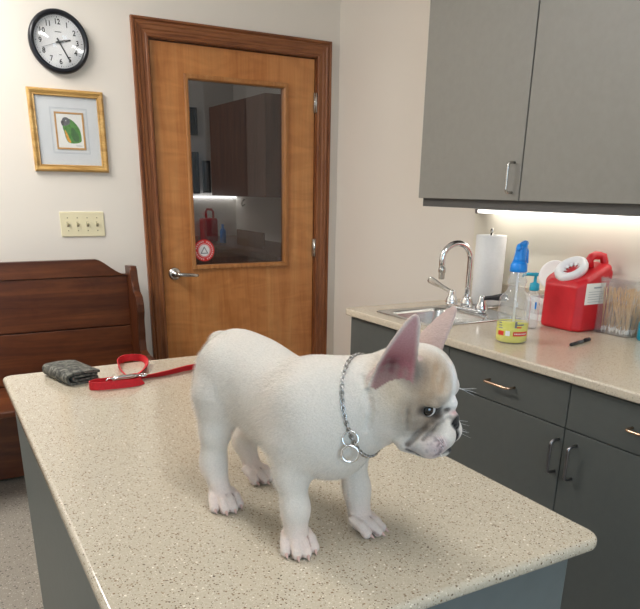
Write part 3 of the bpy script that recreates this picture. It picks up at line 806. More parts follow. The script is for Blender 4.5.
# pump bottle
bx2, by2 = 1.828, 1.694
t = thing('pump_bottle', 'small clear sanitizer bottle with a teal pump behind the spray bottle', 'bottle', (bx2, by2, CT))
MB().lathe([(0, 0), (.021, 0), (.0245, .005), (.0245, .108), (.022, .124), (.013, .132), (.012, .140), (0, .14)], (bx2, by2, CT), 30, 0, None, True, False, False).build('bottle', M['clear'], t)
MB().lathe([(0, .134), (.016, .134), (.017, .138), (.016, .158), (.006, .162), (.005, .182), (.009, .184), (.010, .194), (0, .196)], (bx2, by2, CT), 24, 0, None, True, False, False).build('pump', M['teal'], t)
p0 = Vector((bx2, by2, CT + .189)); nd = Vector((-.72, .68, 0))
MB().tube([p0[:], (p0 + nd * .025)[:], (p0 + nd * .04 + Vector((0, 0, -.003)))[:], (p0 + nd * .044 + Vector((0, 0, -.010)))[:]], [.0065, .006, .005, .004], 10).build('nozzle', M['teal'], t)
b = MB()
rows = [[(bx2 + .0249 * math.cos(a), by2 + .0249 * math.sin(a), CT + z) for z in (.072, .096)] for a in [3.2 + 1.3 * k / 10 for k in range(11)]]
b.add([p for r_ in rows for p in r_], [(2 * k, 2 * k + 2, 2 * k + 3, 2 * k + 1) for k in range(8, 10)], 0, True)
b.build('label', M['blue'], t, 'blue printed side label', fix=False)

# white slotted caddy behind
t = thing('slotted_basket', 'white slotted plastic basket between the pump bottle and the red container', 'basket', (2.03, 1.83, CT))
b = MB(); x0, x1, y0, y1, z1 = 1.972, 2.088, 1.772, 1.852, CT + .085
b.box(x0, x1, y0, y1, CT, CT + .004)
for za, zb in ((CT + .004, CT + .022), (z1 - .02, z1)):
    b.box(x0, x0 + .003, y0, y1, za, zb); b.box(x1 - .003, x1, y0, y1, za, zb); b.box(x0 + .003, x1 - .003, y0, y0 + .003, za, zb); b.box(x0 + .003, x1 - .003, y1 - .003, y1, za, zb)
for k in range(8):
    y = y0 + (y1 - y0 - .005) * k / 7
    b.box(x0, x0 + .003, y, y + .005, CT + .022, z1 - .02); b.box(x1 - .003, x1, y, y + .005, CT + .022, z1 - .02)
    x = x0 + (x1 - x0 - .005) * k / 7
    b.box(x, x + .005, y0, y0 + .003, CT + .022, z1 - .02); b.box(x, x + .005, y1 - .003, y1, CT + .022, z1 - .02)
b.build('basket', M['white'], t)

# red sharps container
t = thing('sharps_container', 'red plastic sharps container with a white ring opening on the counter', 'container', (2.02, 1.67, CT))
sx0, sx1, sy0, sy1 = 1.922, 2.085, 1.570, 1.752
def octo(x0, x1, y0, y1, c, zf):
    pts = [(x0 + c, y0), (x1 - c, y0), (x1, y0 + c), (x1, y1 - c), (x1 - c, y1), (x0 + c, y1), (x0, y1 - c), (x0, y0 + c)]
    return [(x, y, zf(x, y)) for x, y in pts]
top = lambda x, y: CT + .163 + min(max((x - sx0) * .62, 0), .066)
b = MB()
b.loft([octo(sx0 + .008, sx1 - .008, sy0 + .008, sy1 - .008, .022, lambda x, y: CT), octo(sx0, sx1, sy0, sy1, .024, lambda x, y: CT + .008), octo(sx0, sx1, sy0, sy1, .024, lambda x, y: top(x, y) - .010), octo(sx0 + .010, sx1 - .006, sy0 + .010, sy1 - .010, .022, top)], True, True, 0, False)
body = b.build('jug', M['red'], t)
bv = body.modifiers.new('bevel', 'BEVEL'); bv.width = .005; bv.segments = 2; bv.limit_method = 'ANGLE'; bv.angle_limit = .35
sl = Vector((-.60, 0, .80)).normalized(); rc = Vector((1.972, 1.668, CT + .207))
b = MB(); b.lathe([(.038, -.014), (.055, -.014), (.058, -.004), (.057, .007), (.051, .014), (.044, .016), (.037, .012), (.032, .002), (.030, -.006)], rc[:], 40, 0, sl, True, False, False)
b.build('ring', M['white'], t, 'white ring around the opening')
b = MB()   # petals of the opening
R3 = Vector((0, 0, 1)).rotation_difference(sl).to_matrix()
b.lathe([(0, -.010), (.033, -.010)], rc[:], 40, 0, sl, False, False, False)
for k in range(10):
    a = 2 * PI * k / 10; dd = .22
    q = [R3 @ Vector((.0325 * math.cos(a - dd), .0325 * math.sin(a - dd), .002)), R3 @ Vector((.0325 * math.cos(a + dd), .0325 * math.sin(a + dd), .002)), R3 @ Vector((.015 * math.cos(a), .015 * math.sin(a), -.006))]
    b.add([rc + p for p in q], [(0, 1, 2)], 1)
b.build('opening', [M['red'], M['white']], t, 'red throat with white star-shaped flaps', fix=False)
hy_ = 1.640
b = MB(); b.tube([(2.025, hy_ - .004, CT + .215), (2.020, hy_ - .004, CT + .236), (2.028, hy_ - .004, CT + .248), (2.046, hy_ - .004, CT + .254), (2.062, hy_ - .010, CT + .252), (2.072, hy_ - .018, CT + .250), (2.078, hy_ - .022, CT + .230), (2.076, hy_ - .022, CT + .205)], [.015, .014, .014, .014, .014, .014, .014, .014], 12)
b.build('handle', M['red'], t)
MB().lathe([(.030, -.02), (.028, .0), (.020, .012), (.014, .022), (0, .023)], (2.060, 1.592, CT + .190), 20, 0, (.50, -.75, .10), True, False, False).build('shoulder', M['red'], t)
b = MB(); b.lathe([(0, 0), (.050, 0), (.054, .002), (.054, .005), (.051, .007), (.044, .005), (0, .005)], (2.064, 1.826, CT + .166), 40, 0, (-.88, -.30, .36), True, False, False)
b.build('lid', M['white'], t, 'round white lid leaning behind the ring')
b = MB(); ly = sy0 - .0006
b.box(1.944, 2.040, ly - .0006, ly, CT + .096, CT + .168, 0, 0)
b.box(1.982, 2.020, ly - .0009, ly - .0006, CT + .150, CT + .155, 0, 1)
for k in range(5):
    b.box(1.958, 2.044 - .008 * ((k * 7) % 3), ly - .0009, ly - .0006, CT + .138 - k * .0085, CT + .1395 - k * .0085, 0, 1)
b.build('label', [M['paper'], M['greylines']], body, 'white paper label with grey print', fix=False)

t.location = Vector(t.location) + Vector((-.018, -.015, 0))
# acrylic swab holder
qx0, qx1, qy0, qy1, qh = 1.995, 2.095, 1.420, 1.553, .186
t = thing('swab_holder', 'clear acrylic box of wooden swabs on the counter beside the red container', 'box', ((qx0 + qx1) / 2, (qy0 + qy1) / 2, CT))
b = MB(); w_ = .003
b.box(qx0, qx1, qy0, qy1, CT, CT + .004); b.box(qx0, qx0 + w_, qy0, qy1, CT + .004, CT + qh); b.box(qx1 - w_, qx1, qy0, qy1, CT + .004, CT + qh)
b.box(qx0 + w_, qx1 - w_, qy0, qy0 + w_, CT + .004, CT + qh); b.box(qx0 + w_, qx1 - w_, qy1 - w_, qy1, CT + .004, CT + qh)
b.build('box', M['acrylic'], t)
b = MB(); b.box(qx0 - .004, qx1 + .004, qy0 - .004, qy1 + .004, CT + qh + .001, CT + qh + .005)
for a in ((qx0 - .004, qx0 - .001, qy0 - .004, qy1 + .004), (qx1 + .001, qx1 + .004, qy0 - .004, qy1 + .004), (qx0 - .001, qx1 + .001, qy0 - .004, qy0 - .001), (qx0 - .001, qx1 + .001, qy1 + .001, qy1 + .004)):
    b.box(a[0], a[1], a[2], a[3], CT + qh - .010, CT + qh + .001)
b.build('lid', M['acrylic'], t)
sw = thing('cotton_swab', 'wooden cotton-tipped swab standing in the clear acrylic box', 'swab', (0, 0, 0), 'cotton swabs in the acrylic box')
MB().tube([(0, 0, .004), (0, 0, .152)], .0015, 6).build('stick', M['swabwood'], sw)
MB().lathe([(0, 0), (.0020, .002), (.0026, .007), (.0022, .014), (.0012, .018)], (0, 0, 0), 8, 0, None, True, False, False).build('tip', M['cotton'], sw)
rnd = random.Random(5)
def seg_gap(a0, a1, c0, c1):
    return min((a0.lerp(a1, u / 24) - c0.lerp(c1, v / 24)).length for u in range(25) for v in range(25))
placed = []
for i in range(52):
    for attempt in range(200):
        p_0 = Vector((rnd.uniform(qx0 + .009, qx1 - .009), rnd.uniform(qy0 + .009, qy1 - .009), CT + .0045))
        tx = min(max(p_0.x + rnd.uniform(-.05, .05), qx0 + .009), qx1 - .009); ty = min(max(p_0.y + rnd.uniform(-.075, .075), qy0 + .009), qy1 - .009)
        d_v = Vector((tx - p_0.x, ty - p_0.y, .150)); p_1 = p_0 + d_v.normalized() * .152
        if all((p_0 - q0).length > .0065 and seg_gap(p_0, p_1, q0, q1) > .0048 for q0, q1 in placed): break
    else:
        continue
    o = sw if not placed else copy_tree(sw)
    placed.append((p_0, p_1))
    o.location = p_0
    o.rotation_euler = d_v.to_track_quat('Z', 'Y').to_euler()

# pen and teal bottle
a_, c_2 = Vector((1.719, 1.418, CT + .0055)), Vector((1.854, 1.452, CT + .0055))
dv = (c_2 - a_).normalized(); L_ = (c_2 - a_).length
t = thing('pen', 'black pen lying on the counter in front of the red container', 'pen', ((a_ + c_2) / 2)[:2] + (CT,))
MB().lathe([(0, 0), (.003, 0), (.0052, .006), (.0055, .02), (.0055, L_ - .055), (0, L_ - .055)], a_[:], 14, 0, dv, True, False, False).build('barrel', M['black'], t)
b = MB(); b.lathe([(0, L_ - .055), (.0055, L_ - .055), (.0055, L_ - .006), (.003, L_), (0, L_)], a_[:], 14, 0, dv, True, False, False)
q = a_ + dv * (L_ - .045) + Vector((0, 0, .0062)); e2 = q + dv * .036
b.tube([q[:], e2[:]], .0012, 6); b.build('cap', M['black'], t)
MB().lathe([(.00565, L_ * .38), (.00565, L_ * .55)], a_[:], 14, 0, dv, True, False, False).build('imprint', M['greyprint'], t, 'pale imprint on the barrel')
t = thing('bottle', 'teal plastic bottle at the right edge of the photo, beside the swab box', 'bottle', (2.03, 1.375, CT))
MB().lathe([(0, 0), (.027, 0), (.030, .005), (.030, .058), (.026, .070), (.014, .076), (0, .076)], (2.03, 1.372, CT), 28, 0, None, True, False, False).build('body', M['teal'], t)
MB().lathe([(0, .076), (.015, .076), (.015, .098), (0, .1)], (2.03, 1.372, CT), 20, 0, None, True, False, False).build('cap', M['white'], t)

# ------------------------------------------------------------------ exam table
TX0, TX1, TY0, TY1, TZ = .112, .772, .528, 1.822, .915
t = thing('exam_table', 'grey exam table with a speckled beige top under the dog', 'table', ((TX0 + TX1) / 2, (TY0 + TY1) / 2, 0))
MB().slab(TX0, TX1, TY0, TY1, TZ - .020, TZ, .028, .008, 0, 8, 5).build('tabletop', M['solid'], t)
b = MB(); b.box(.130, .740, .56, 1.79, .09, TZ - .020, .002); b.box(.17, .70, .60, 1.75, 0, .09)
b.build('base', M['tablebase'], t)
# ------------------------------------------------------------------ wallet and leash on the exam table
# folded camouflage wallet: a folded strip seen from its end
def wallet():
    t = thing('wallet', 'folded grey camouflage wallet lying beside the red leash', 'wallet', (.262, 1.70, TZ))
    R = Matrix.Translation((.266, 1.722, TZ)) @ Matrix.Rotation(math.radians(-75), 4, 'Z') @ Matrix.Scale(-1, 4, (0, 1, 0))
    Lh = .070
    def strip(path, th, x0, x1):
        P_ = [Vector((0, p[0], p[1])) for p in path]; n = len(P_); a = []; c = []
        for i in range(n):
            tv = (P_[min(i + 1, n - 1)] - P_[max(i - 1, 0)]).normalized(); nv = Vector((0, -tv.z, tv.y))
            a.append(P_[i] + nv * th / 2); c.append(P_[i] - nv * th / 2)
        poly = a + c[::-1]
        rows = [[Vector((x, p.y, p.z)) for p in poly] for x in (x0, x0 + .002, x1 - .002, x1)]
        for ri in (0, 3):
            rows[ri] = [p * .985 + Vector((p.x * .015, 0, .012 * .015)) for p in rows[ri]]
        return rows
    def arc(cy_, cz_, r, a0, a1, n=8): return [(cy_ + r * math.cos(a0 + (a1 - a0) * k / n), cz_ + r * math.sin(a0 + (a1 - a0) * k / n)) for k in range(n + 1)]
    path = [(-.040, .0035), (.0, .003), (.030, .0035)] + arc(.031, .0155, .012, -PI / 2, PI / 2, 10) + [(.0, .0285), (-.03, .0265), (-.042, .0245)]
    b = MB().loft(strip(path, .0055, -Lh, Lh), True, True, 0, True, R)
    b.build('outer_fold', M['camo'], t)
    p2 = [(-.038, .0105), (0, .0095), (.022, .0100)] + arc(.023, .0145, .0045, -PI / 2, PI / 2, 6) + [(.0, .0195), (-.037, .0185)]
    MB().loft(strip(p2, .005, -Lh + .003, Lh - .003), True, True, 0, True, R).build('inner_fold', M['camo'], t)
wallet()

def ribbon(pts, width, th=.0022, twist=None, sub=8):
    """flat strap along a path; tilt = angle of the strap's width from flat (0) to standing on edge (90)"""
    n = len(pts); C = []; T_ = []
    for i in range(n - 1):
        p0, p1, p2, p3 = (Vector(pts[min(max(i + k - 1, 0), n - 1)][:3]) for k in range(4))
        a1, a2 = pts[i][3], pts[i + 1][3]
        for s in range(sub):
            u = s / sub
            C.append(.5 * ((2 * p1) + (p2 - p0) * u + (2 * p0 - 5 * p1 + 4 * p2 - p3) * u * u + (3 * p1 - p0 - 3 * p2 + p3) * u ** 3)); T_.append(a1 + (a2 - a1) * u)
    C.append(Vector(pts[-1][:3])); T_.append(pts[-1][3])
    rows = []
    for i, c in enumerate(C):
        t = (C[min(i + 1, len(C) - 1)] - C[max(i - 1, 0)]).normalized()
        s = Vector((-t.y, t.x, 0)).normalized(); up = Vector((0, 0, 1))
        a = math.radians(T_[i]); w = s * math.cos(a) + up * math.sin(a); nn = t.cross(w).normalized()
        h = width / 2
        rows.append([c + w * h + nn * th / 2, c - w * h + nn * th / 2, c - w * h - nn * th / 2, c + w * h - nn * th / 2])
    return rows
t = thing('leash', 'red webbing leash lying in a loop on the exam table beside the wallet', 'leash', (.42, 1.68, TZ))
z1 = TZ + .0085; zf = TZ + .002
b = MB()
b.loft(ribbon([(.70, 1.655, TZ + .011, 70), (.62, 1.665, TZ + .010, 62), (.545, 1.655, TZ + .0095, 60), (.47, 1.632, TZ + .008, 50), (.405, 1.632, TZ + .006, 25), (.388, 1.66, TZ + .007, 40), (.388, 1.73, TZ + .010, 75), (.398, 1.79, TZ + .0105, 88), (.425, 1.828, TZ + .0105, 90), (.462, 1.818, TZ + .0105, 90), (.470, 1.78, TZ + .0100, 75), (.452, 1.72, TZ + .008, 45), (.425, 1.675, TZ + .0075, 30), (.402, 1.632, TZ + .011, 20)], .019), True, True, 0, False)
b.build('strap', M['webbing'], t)
b = MB()
b.loft(ribbon([(.402, 1.628, TZ + .011, 60), (.36, 1.615, TZ + .0105, 80), (.31, 1.612, TZ + .0105, 88), (.287, 1.603, TZ + .0105, 90), (.285, 1.588, TZ + .0105, 90), (.302, 1.577, TZ + .0105, 90), (.345, 1.572, TZ + .0105, 84), (.385, 1.575, TZ + .0095, 70), (.408, 1.592, TZ + .008, 50)], .019), True, True, 0, False)
b.build('hand_loop', M['webbing'], t)
b = MB()
b.tube([(.335, 1.592, TZ + .020), (.352, 1.596, TZ + .021), (.385, 1.603, TZ + .019), (.405, 1.610, TZ + .017)], [.0035, .005, .0048, .003], 10)
ring = [(.415 + .010 * math.cos(2 * PI * k / 18), 1.612 + .010 * math.sin(2 * PI * k / 18), TZ + .0165) for k in range(18)]
b.tube(ring, .0018, 8, 0, True)
ring = [(.330 + .008 * math.cos(2 * PI * k / 18), 1.590, TZ + .017 + .006 * math.sin(2 * PI * k / 18)) for k in range(18)]
b.tube(ring, .0016, 8, 0, True)
b.build('snap_hook', M['chrome'], t, 'chrome snap hook')

# ------------------------------------------------------------------ the dog
# local axes: x towards the dog's front, y to its left, z up; built as one surface from a blended volume
DOG_O = Vector((.40, .80, TZ)); DOG_YAW = math.atan2(-.978, .21)
prims = []   # (kind, params, k)
def ell(c, r, k=.02, R=None): prims.append(('e', np.array(c, float), np.array(r, float), R, k, 0))
def cap(a, b_, ra, rb, k=.015): prims.append(('c', np.array(a, float), np.array(b_, float), (ra, rb), k, 0))
def cut_ell(c, r, k=.006, R=None): prims.append(('e', np.array(c, float), np.array(r, float), R, k, 1))
def cut_cap(a, b_, ra, rb, k=.004): prims.append(('c', np.array(a, float), np.array(b_, float), (ra, rb), k, 1))
def rotm(ax, ang):
    return np.array(Matrix.Rotation(ang, 3, ax))

def sd_prim(p, P_):
    kind = p[0]
    if kind == 'e':
        q = P_ - p[1]
        if p[3] is not None: q = q @ p[3]
        r = p[2]; k0 = np.sqrt(((q / r) ** 2).sum(-1)); k1 = np.sqrt(((q / (r * r)) ** 2).sum(-1)) + 1e-9
        return k0 * (k0 - 1) / k1
    if kind == 'c':
        a, b_ = p[1], p[2]; ab = b_ - a; q = P_ - a
        h = np.clip((q @ ab) / (ab @ ab), 0, 1)
        return np.linalg.norm(q - h[..., None] * ab, axis=-1) - (p[3][0] + (p[3][1] - p[3][0]) * h)
    base, (u, v, w), (Lh, wid) = p[1], p[2], p[3]
    q = P_ - base; a, b_, c = q @ u, q @ v, q @ w
    tt = np.clip(b_ / Lh, 0, 1)
    hw = wid * np.interp(tt, [0, .2, .45, .7, .88, .96, 1], [1.0, .96, .80, .57, .38, .24, .10])
    cu = c - (.30 * a * a / wid * (1.25 - .6 * tt)) + .004
    th = .0030 * (1 - .12 * tt) + .004 * np.clip(.2 - tt, 0, 1)
    d1 = np.abs(cu) - th
    d2 = np.abs(a) - hw
    d3 = np.maximum(-b_ - .012, b_ - Lh)
    m_ = np.maximum(np.maximum(d1, d2 * .9), d3)
    return m_ + .0006
# trunk
ell((.070, .000, .168), (.076, .064, .072), .03)
ell((.010, .000, .171), (.095, .060, .070), .03)
ell((-.070, .000, .196), (.078, .055, .062), .03)
ell((-.118, .000, .202), (.046, .048, .054), .03)
ell((.105, .002, .155), (.045, .052, .056), .025)
ell((-.156, .000, .234), (.018, .016, .016), .016)        # tail stub
# shoulders and haunches
ell((.075, -.048, .165), (.042, .024, .058), .025); ell((.075, .048, .165), (.042, .026, .058), .025)
ell((-.106, -.036, .175), (.046, .027, .062), .025); ell((-.115, .040, .170), (.048, .028, .060), .025)
# neck and throat
cap((.085, .000, .197), (.150, .044, .212), .056, .053, .03)
cap((.118, .012, .165), (.166, .052, .192), .036, .030, .02)
# front legs
def leg(pts, k=.014):
    for (a, ra), (c, rc_) in zip(pts[:-1], pts[1:]): cap(a, c, ra, rc_, k)
leg([((.075, -.048, .150), .029), ((.078, -.051, .105), .0205), ((.087, -.051, .060), .0170), ((.089, -.052, .028), .0165)])
leg([((.080, .054, .150), .029), ((.082, .055, .105), .0200), ((.093, .056, .060), .0172), ((.100, .056, .026), .0165)])
# hind legs
leg([((-.108, -.040, .165), .036), ((-.107, -.046, .112), .0215), ((-.110, -.049, .070), .0172), ((-.109, -.050, .056), .0170), ((-.086, -.053, .022), .0155)])
leg([((-.115, .044, .160), .038), ((-.120, .048, .110), .025), ((-.160, .046, .066), .0165), ((-.162, .045, .056), .0155), ((-.140, .045, .022), .0150)])
CLAWS = []; CLEFTS = []
def paw(c, yaw, s=1.0):
    a = math.radians(yaw); u = np.array([math.cos(a), math.sin(a), 0]); v = np.array([-math.sin(a), math.cos(a), 0]); z = np.array([0, 0, 1.0])
    c = np.array(c, float)
    ell(c - u * .004 * s + z * .013 * s, (.019 * s, .0170 * s, .0125 * s), .008, rotm('Z', a))
    for off, fwd in ((-.0185, .006), (-.0064, .0175), (.0064, .0175), (.0185, .006)):
        b0 = c + v * off * .80 * s + u * (fwd - .020) * s + z * .0215 * s
        b1 = c + v * off * .96 * s + u * (fwd - .006) * s + z * .0165 * s
        b2 = c + v * off * 1.04 * s + u * (fwd + .004) * s + z * .0078 * s
        cap(b0, b1, .0060 * s, .0068 * s, .0022); cap(b1, b2, .0068 * s, .0074 * s, .0018)
        if off < .018:
            mid = off + .0062
            CLEFTS.append((c + v * mid * .85 * s + u * (fwd - .012) * s + z * .0225 * s, c + v * mid * 1.04 * s + u * .024 * s + z * .006 * s))
            cut_cap(c + v * mid * .85 * s + u * (fwd - .012) * s + z * .0245 * s, c + v * mid * 1.04 * s + u * .026 * s + z * .006 * s, .0011 * s, .0014 * s, .0012)
        CLAWS.append((c + v * off * 1.06 * s + u * (fwd + .0088) * s + z * .0080 * s, u, s))
PAWS = [((.094, -.052, 0), -26, 1.0), ((.113, .056, 0), 22, 1.0), ((-.076, -.054, 0), -16, 1.0), ((-.127, .045, 0), 12, .98)]
for p_, y_, s_2 in PAWS: paw(p_, y_, s_2)

# head
HC = np.array([.174, .062, .227])
HR = np.array((Matrix.Rotation(math.radians(20), 3, 'Z') @ Matrix.Rotation(math.radians(18), 3, 'Y')))
def hd(a, b_, c): return HC + HR @ np.array([a, b_, c])
def hell(c, r, k=.012): ell(hd(*c), r, k, HR)
def hcap(a, b_, ra, rb, k=.01): cap(hd(*a), hd(*b_), ra, rb, k)
hell((.000, 0, .008), (.048, .046, .044), .02)
hell((.012, 0, .013), (.041, .042, .043), .012)
for s in (-1, 1):
    hell((.006, s * .036, -.024), (.034, .020, .034), .014)      # cheek
    hell((.034, s * .022, .014), (.019, .017, .016), .010)       # brow
    hell((.0405, s * .0300, .0050), (.0105, .0110, .0062), .004)    # upper lid
    hell((.040, s * .027, -.024), (.018, .015, .015), .008)      # below the eye
    hcap((.0635, s * .0125, -.036), (.056, s * .026, -.047), .0175, .0170, .006)  # flews
    hcap((.056, s * .026, -.047), (.030, s * .033, -.054), .0170, .0145, .008)
hell((.048, 0, -.022), (.022, .026, .020), .010)                 # muzzle
hell((.0595, 0, -.0560), (.020, .020, .0125), .006)              # chin
hell((.0650, 0, -.0175), (.0085, .0128, .0115), .004)            # nose pad
hell((.0520, 0, .002), (.0120, .011, .010), .007)                # nose bridge fold
# folds, sockets, mouth
def field(P_):
    d = np.full(len(P_), 1.0)
    for p in prims:
        if p[5]: continue
        e_ = sd_prim(p, P_); k = p[4]; h = np.clip(.5 + .5 * (d - e_) / k, 0, 1); d = d * (1 - h) + e_ * h - k * h * (1 - h)
    return d
def snap(pts, n=8):
    P_ = np.array([np.array(a) * (1 - u / n) + np.array(c) * (u / n) for a, c in zip(pts[:-1], pts[1:]) for u in range(n)] + [np.array(pts[-1])])
    for _ in range(8):
        d = field(P_); h = 5e-4
        g = np.stack([field(P_ + np.eye(3)[q] * h) - field(P_ - np.eye(3)[q] * h) for q in range(3)], -1) / (2 * h)
        P_ = P_ - np.clip(d, -.008, .008)[:, None] * g / (np.linalg.norm(g, axis=-1)[:, None] + 1e-3) * .8
    return P_
LINES = {}
A_ = [(.0575, .0100, -.0030), (.0528, .0200, -.0070), (.0466, .0340, -.0207), (.0430, .0400, -.0310), (.0395, .0450, -.0415), (.0360, .0460, -.0520)]
B_ = [(.0640, .0110, -.0080), (.0613, .0170, -.0106), (.0574, .0300, -.0187), (.0504, .0400, -.0394)]
C_ = [(.0214, .0500, -.0093), (.0255, .0510, -.0210), (.0310, .0500, -.0336)]
Lp = [(.0800, .004, -.0500), (.0760, .0200, -.0580), (.0560, .0400, -.0635), (.0380, .0460, -.0600)]
W1 = [(.0300, .0170, .0470), (.0400, .0200, .0360), (.0480, .0230, .0220)]
W2 = [(.0250, .0260, .0460), (.0350, .0290, .0360), (.0430, .0310, .0220)]
def flip(pts, s): return [hd(p[0], p[1] * s, p[2]) for p in pts]
def groove(pts, r, k):
    for a, c in zip(pts[:-1], pts[1:]): cut_cap(a, c, r, r, k)
for s in (-1, 1):
    cut_ell(hd(.0440, s * .0340, -.0055), (.0088, .0088, .0066), .003, HR)              # eye socket
    for key, pts, r_, k_ in (('A', A_, .0022, .004), ('B', B_, .0016, .0035), ('C', C_, .0010, .005), ('L', Lp, .0015, .003), ('W', W1, .0014, .007), ('X', W2, .0012, .007)):
        q = snap(flip(pts, s)); LINES[key, s] = q
        groove(list(q[::4]), r_, k_)
    cut_cap(hd(.0735, s * .0050, -.0185), hd(.0680, s * .0108, -.0180), .0022, .0016, .0015) # nostril
cut_cap(hd(.0740, 0, -.0240), hd(.0830, 0, -.0500), .0020, .0026, .003)                       # split of the lip
cut_cap(hd(.0560, 0, .024), hd(.022, 0, .0565), .0015, .0015, .006)
nk = snap([np.array([.150, .004, .238]), np.array([.160, .004, .226]), np.array([.165, .004, .207]), np.array([.155, .004, .186])], 6)
groove(list(nk[::3]), .0010, .007)                          # forehead furrow

# ears: curved leaf-shaped shells
EARS = []
def ear(base, tip, face, wid, k=.010):
    base, tip, face = (np.array(q, float) for q in (base, tip, face))
    v = tip - base; Lh = np.linalg.norm(v); v /= Lh
    w = face - v * (face @ v); w /= np.linalg.norm(w); u = np.cross(v, w)
    EARS.append((base, u, v, w, Lh, wid)); prims.append(('ear', base, (u, v, w), (Lh, wid), k, 0))
E_R = (hd(-.0145, -.040, .012), hd(-.008, -.056, .100), HR @ np.array([.50, -.86, .14]))
E_L = (hd(-.017, .040, .012), hd(.004, .061, .097), HR @ np.array([.50, .86, .14]))
ear(*E_R, .0250); ear(*E_L, .0275)

def bbox(p):
    kind = p[0]
    if kind == 'e': r = p[2].max(); return p[1] - r, p[1] + r
    if kind == 'c': r = max(p[3]); return np.minimum(p[1], p[2]) - r, np.maximum(p[1], p[2]) + r
    base, (u, v, w), (Lh, wid) = p[1], p[2], p[3]
    c = np.array([base + u * s * wid * 1.1 + v * t_ + w * q for s in (-1, 1) for t_ in (-.015, Lh) for q in (-.01, .02)])
    return c.min(0), c.max(0)

def build_volume(vox):
    lo = np.array([-.22, -.11, -.004]); hi = np.array([.29, .16, .37])
    n = np.ceil((hi - lo) / vox).astype(int) + 1
    D_ = np.full(n, .05, np.float32)
    ax = [lo[i] + np.arange(n[i]) * vox for i in range(3)]
    for p in prims:
        k = p[4]; b0, b1 = bbox(p); mar = (k if not p[5] else k) + 4 * vox
        i0 = np.clip(np.floor((b0 - mar - lo) / vox).astype(int), 0, n); i1 = np.clip(np.ceil((b1 + mar - lo) / vox).astype(int) + 1, 0, n)
        if (i1 <= i0).any(): continue
        sl_ = tuple(slice(a, c) for a, c in zip(i0, i1))
        G = np.stack(np.meshgrid(*[ax[i][sl_[i]] for i in range(3)], indexing='ij'), -1)
        d = sd_prim(p, G); cur = D_[sl_]
        if p[5]:
            h = np.clip(.5 - .5 * (cur + d) / k, 0, 1); D_[sl_] = cur * (1 - h) + (-d) * h + k * h * (1 - h)
        else:
            h = np.clip(.5 + .5 * (cur - d) / k, 0, 1); D_[sl_] = cur * (1 - h) + d * h - k * h * (1 - h)
    return D_, lo

def surface_nets(D_, lo, vox):
    s = D_ < 0
    nx, ny, nz = D_.shape
    acc = np.zeros((nx - 1, ny - 1, nz - 1, 3), np.float32); cnt = np.zeros((nx - 1, ny - 1, nz - 1), np.float32)
    corners = [(i, j, k) for i in (0, 1) for j in (0, 1) for k in (0, 1)]
    sub = lambda c: (slice(c[0], nx - 1 + c[0]), slice(c[1], ny - 1 + c[1]), slice(c[2], nz - 1 + c[2]))
    for a in corners:
        for axis in range(3):
            if a[axis]: continue
            b_ = list(a); b_[axis] = 1; b_ = tuple(b_)
            da, db = D_[sub(a)], D_[sub(b_)]
            x = (da < 0) != (db < 0)
            t_ = np.where(x, da / np.where(x, da - db, 1), 0)
            for q in range(3):
                acc[..., q] += np.where(x, a[q] + (t_ if q == axis else 0), 0)
            cnt += x
    act = cnt > 0
    idx = np.full(act.shape, -1, np.int64); idx[act] = np.arange(act.sum())
    ii = np.argwhere(act)
    V = (ii + acc[act] / cnt[act][:, None]) * vox + lo
    F = []
    for axis in range(3):
        o = [1, 1, 1]; o[axis] = 0
        A = s[tuple(slice(o[q], [nx, ny, nz][q] - 1) for q in range(3))]
        o2 = list(o); o2[axis] = 1
        B = s[tuple(slice(o2[q], ([nx, ny, nz][q] - 1) + (1 if q == axis else 0)) for q in range(3))]
        x = np.argwhere(A != B) + np.array(o)
        if not len(x): continue
        inside = s[tuple(x.T)]
        u, v = [(1, 2), (2, 0), (0, 1)][axis]
        def off(du, dv):
            y = x.copy(); y[:, u] -= du; y[:, v] -= dv; return idx[tuple(y.T)]
        q = np.stack([off(1, 1), off(0, 1), off(0, 0), off(1, 0)], -1)
        q = np.where(inside[:, None], q, q[:, ::-1])
        F.append(q)
    F = np.concatenate(F); F = F[(F >= 0).all(1)]
    return V, F

VOX = .002
Dv, lo_ = build_volume(VOX)
V, F = surface_nets(Dv, lo_, VOX)
del Dv
E_pairs = np.concatenate([F[:, [0, 1]], F[:, [1, 2]], F[:, [2, 3]], F[:, [3, 0]]])
for lam in (.5, -.52, .5, -.52, .4):
    s1 = np.zeros_like(V); c1 = np.zeros(len(V))
    for a, b_ in ((0, 1), (1, 0)):
        for q in range(3): s1[:, q] += np.bincount(E_pairs[:, a], V[E_pairs[:, b_], q], len(V))
        c1 += np.bincount(E_pairs[:, a], minlength=len(V))
    V = V + lam * (s1 / c1[:, None] - V)

# coat colours
def lin(r, g, b_): return np.array(srgb(r, g, b_)[:3])
Cc = np.tile(lin(222, 213, 202), (len(V), 1))
def paint(mask, col):
    global Cc
    mask = np.clip(mask, 0, 1)[:, None]; Cc = Cc * (1 - mask) + np.array(col) * mask
def hl(): return (V - HC) @ HR
Hq = hl()
def near(c, r, soft=.5, P_=None):
    q = (Hq if P_ is None else P_) - np.array(c); d = np.sqrt(((q / np.array(r)) ** 2).sum(-1))
    return np.clip((1 - d) / soft, 0, 1)
def along(a, b_, r, soft=.6):
    a, b_ = np.array(a), np.array(b_); ab = b_ - a; q = Hq - a; h = np.clip((q @ ab) / (ab @ ab), 0, 1)
    return np.clip((1 - np.linalg.norm(q - h[:, None] * ab, axis=1) / r) / soft, 0, 1)
VN = np.zeros_like(V)
fn = np.cross(V[F[:, 2]] - V[F[:, 0]], V[F[:, 3]] - V[F[:, 1]])
for q in range(4):
    for e_ in range(3): VN[:, e_] += np.bincount(F[:, q], fn[:, e_], len(V))
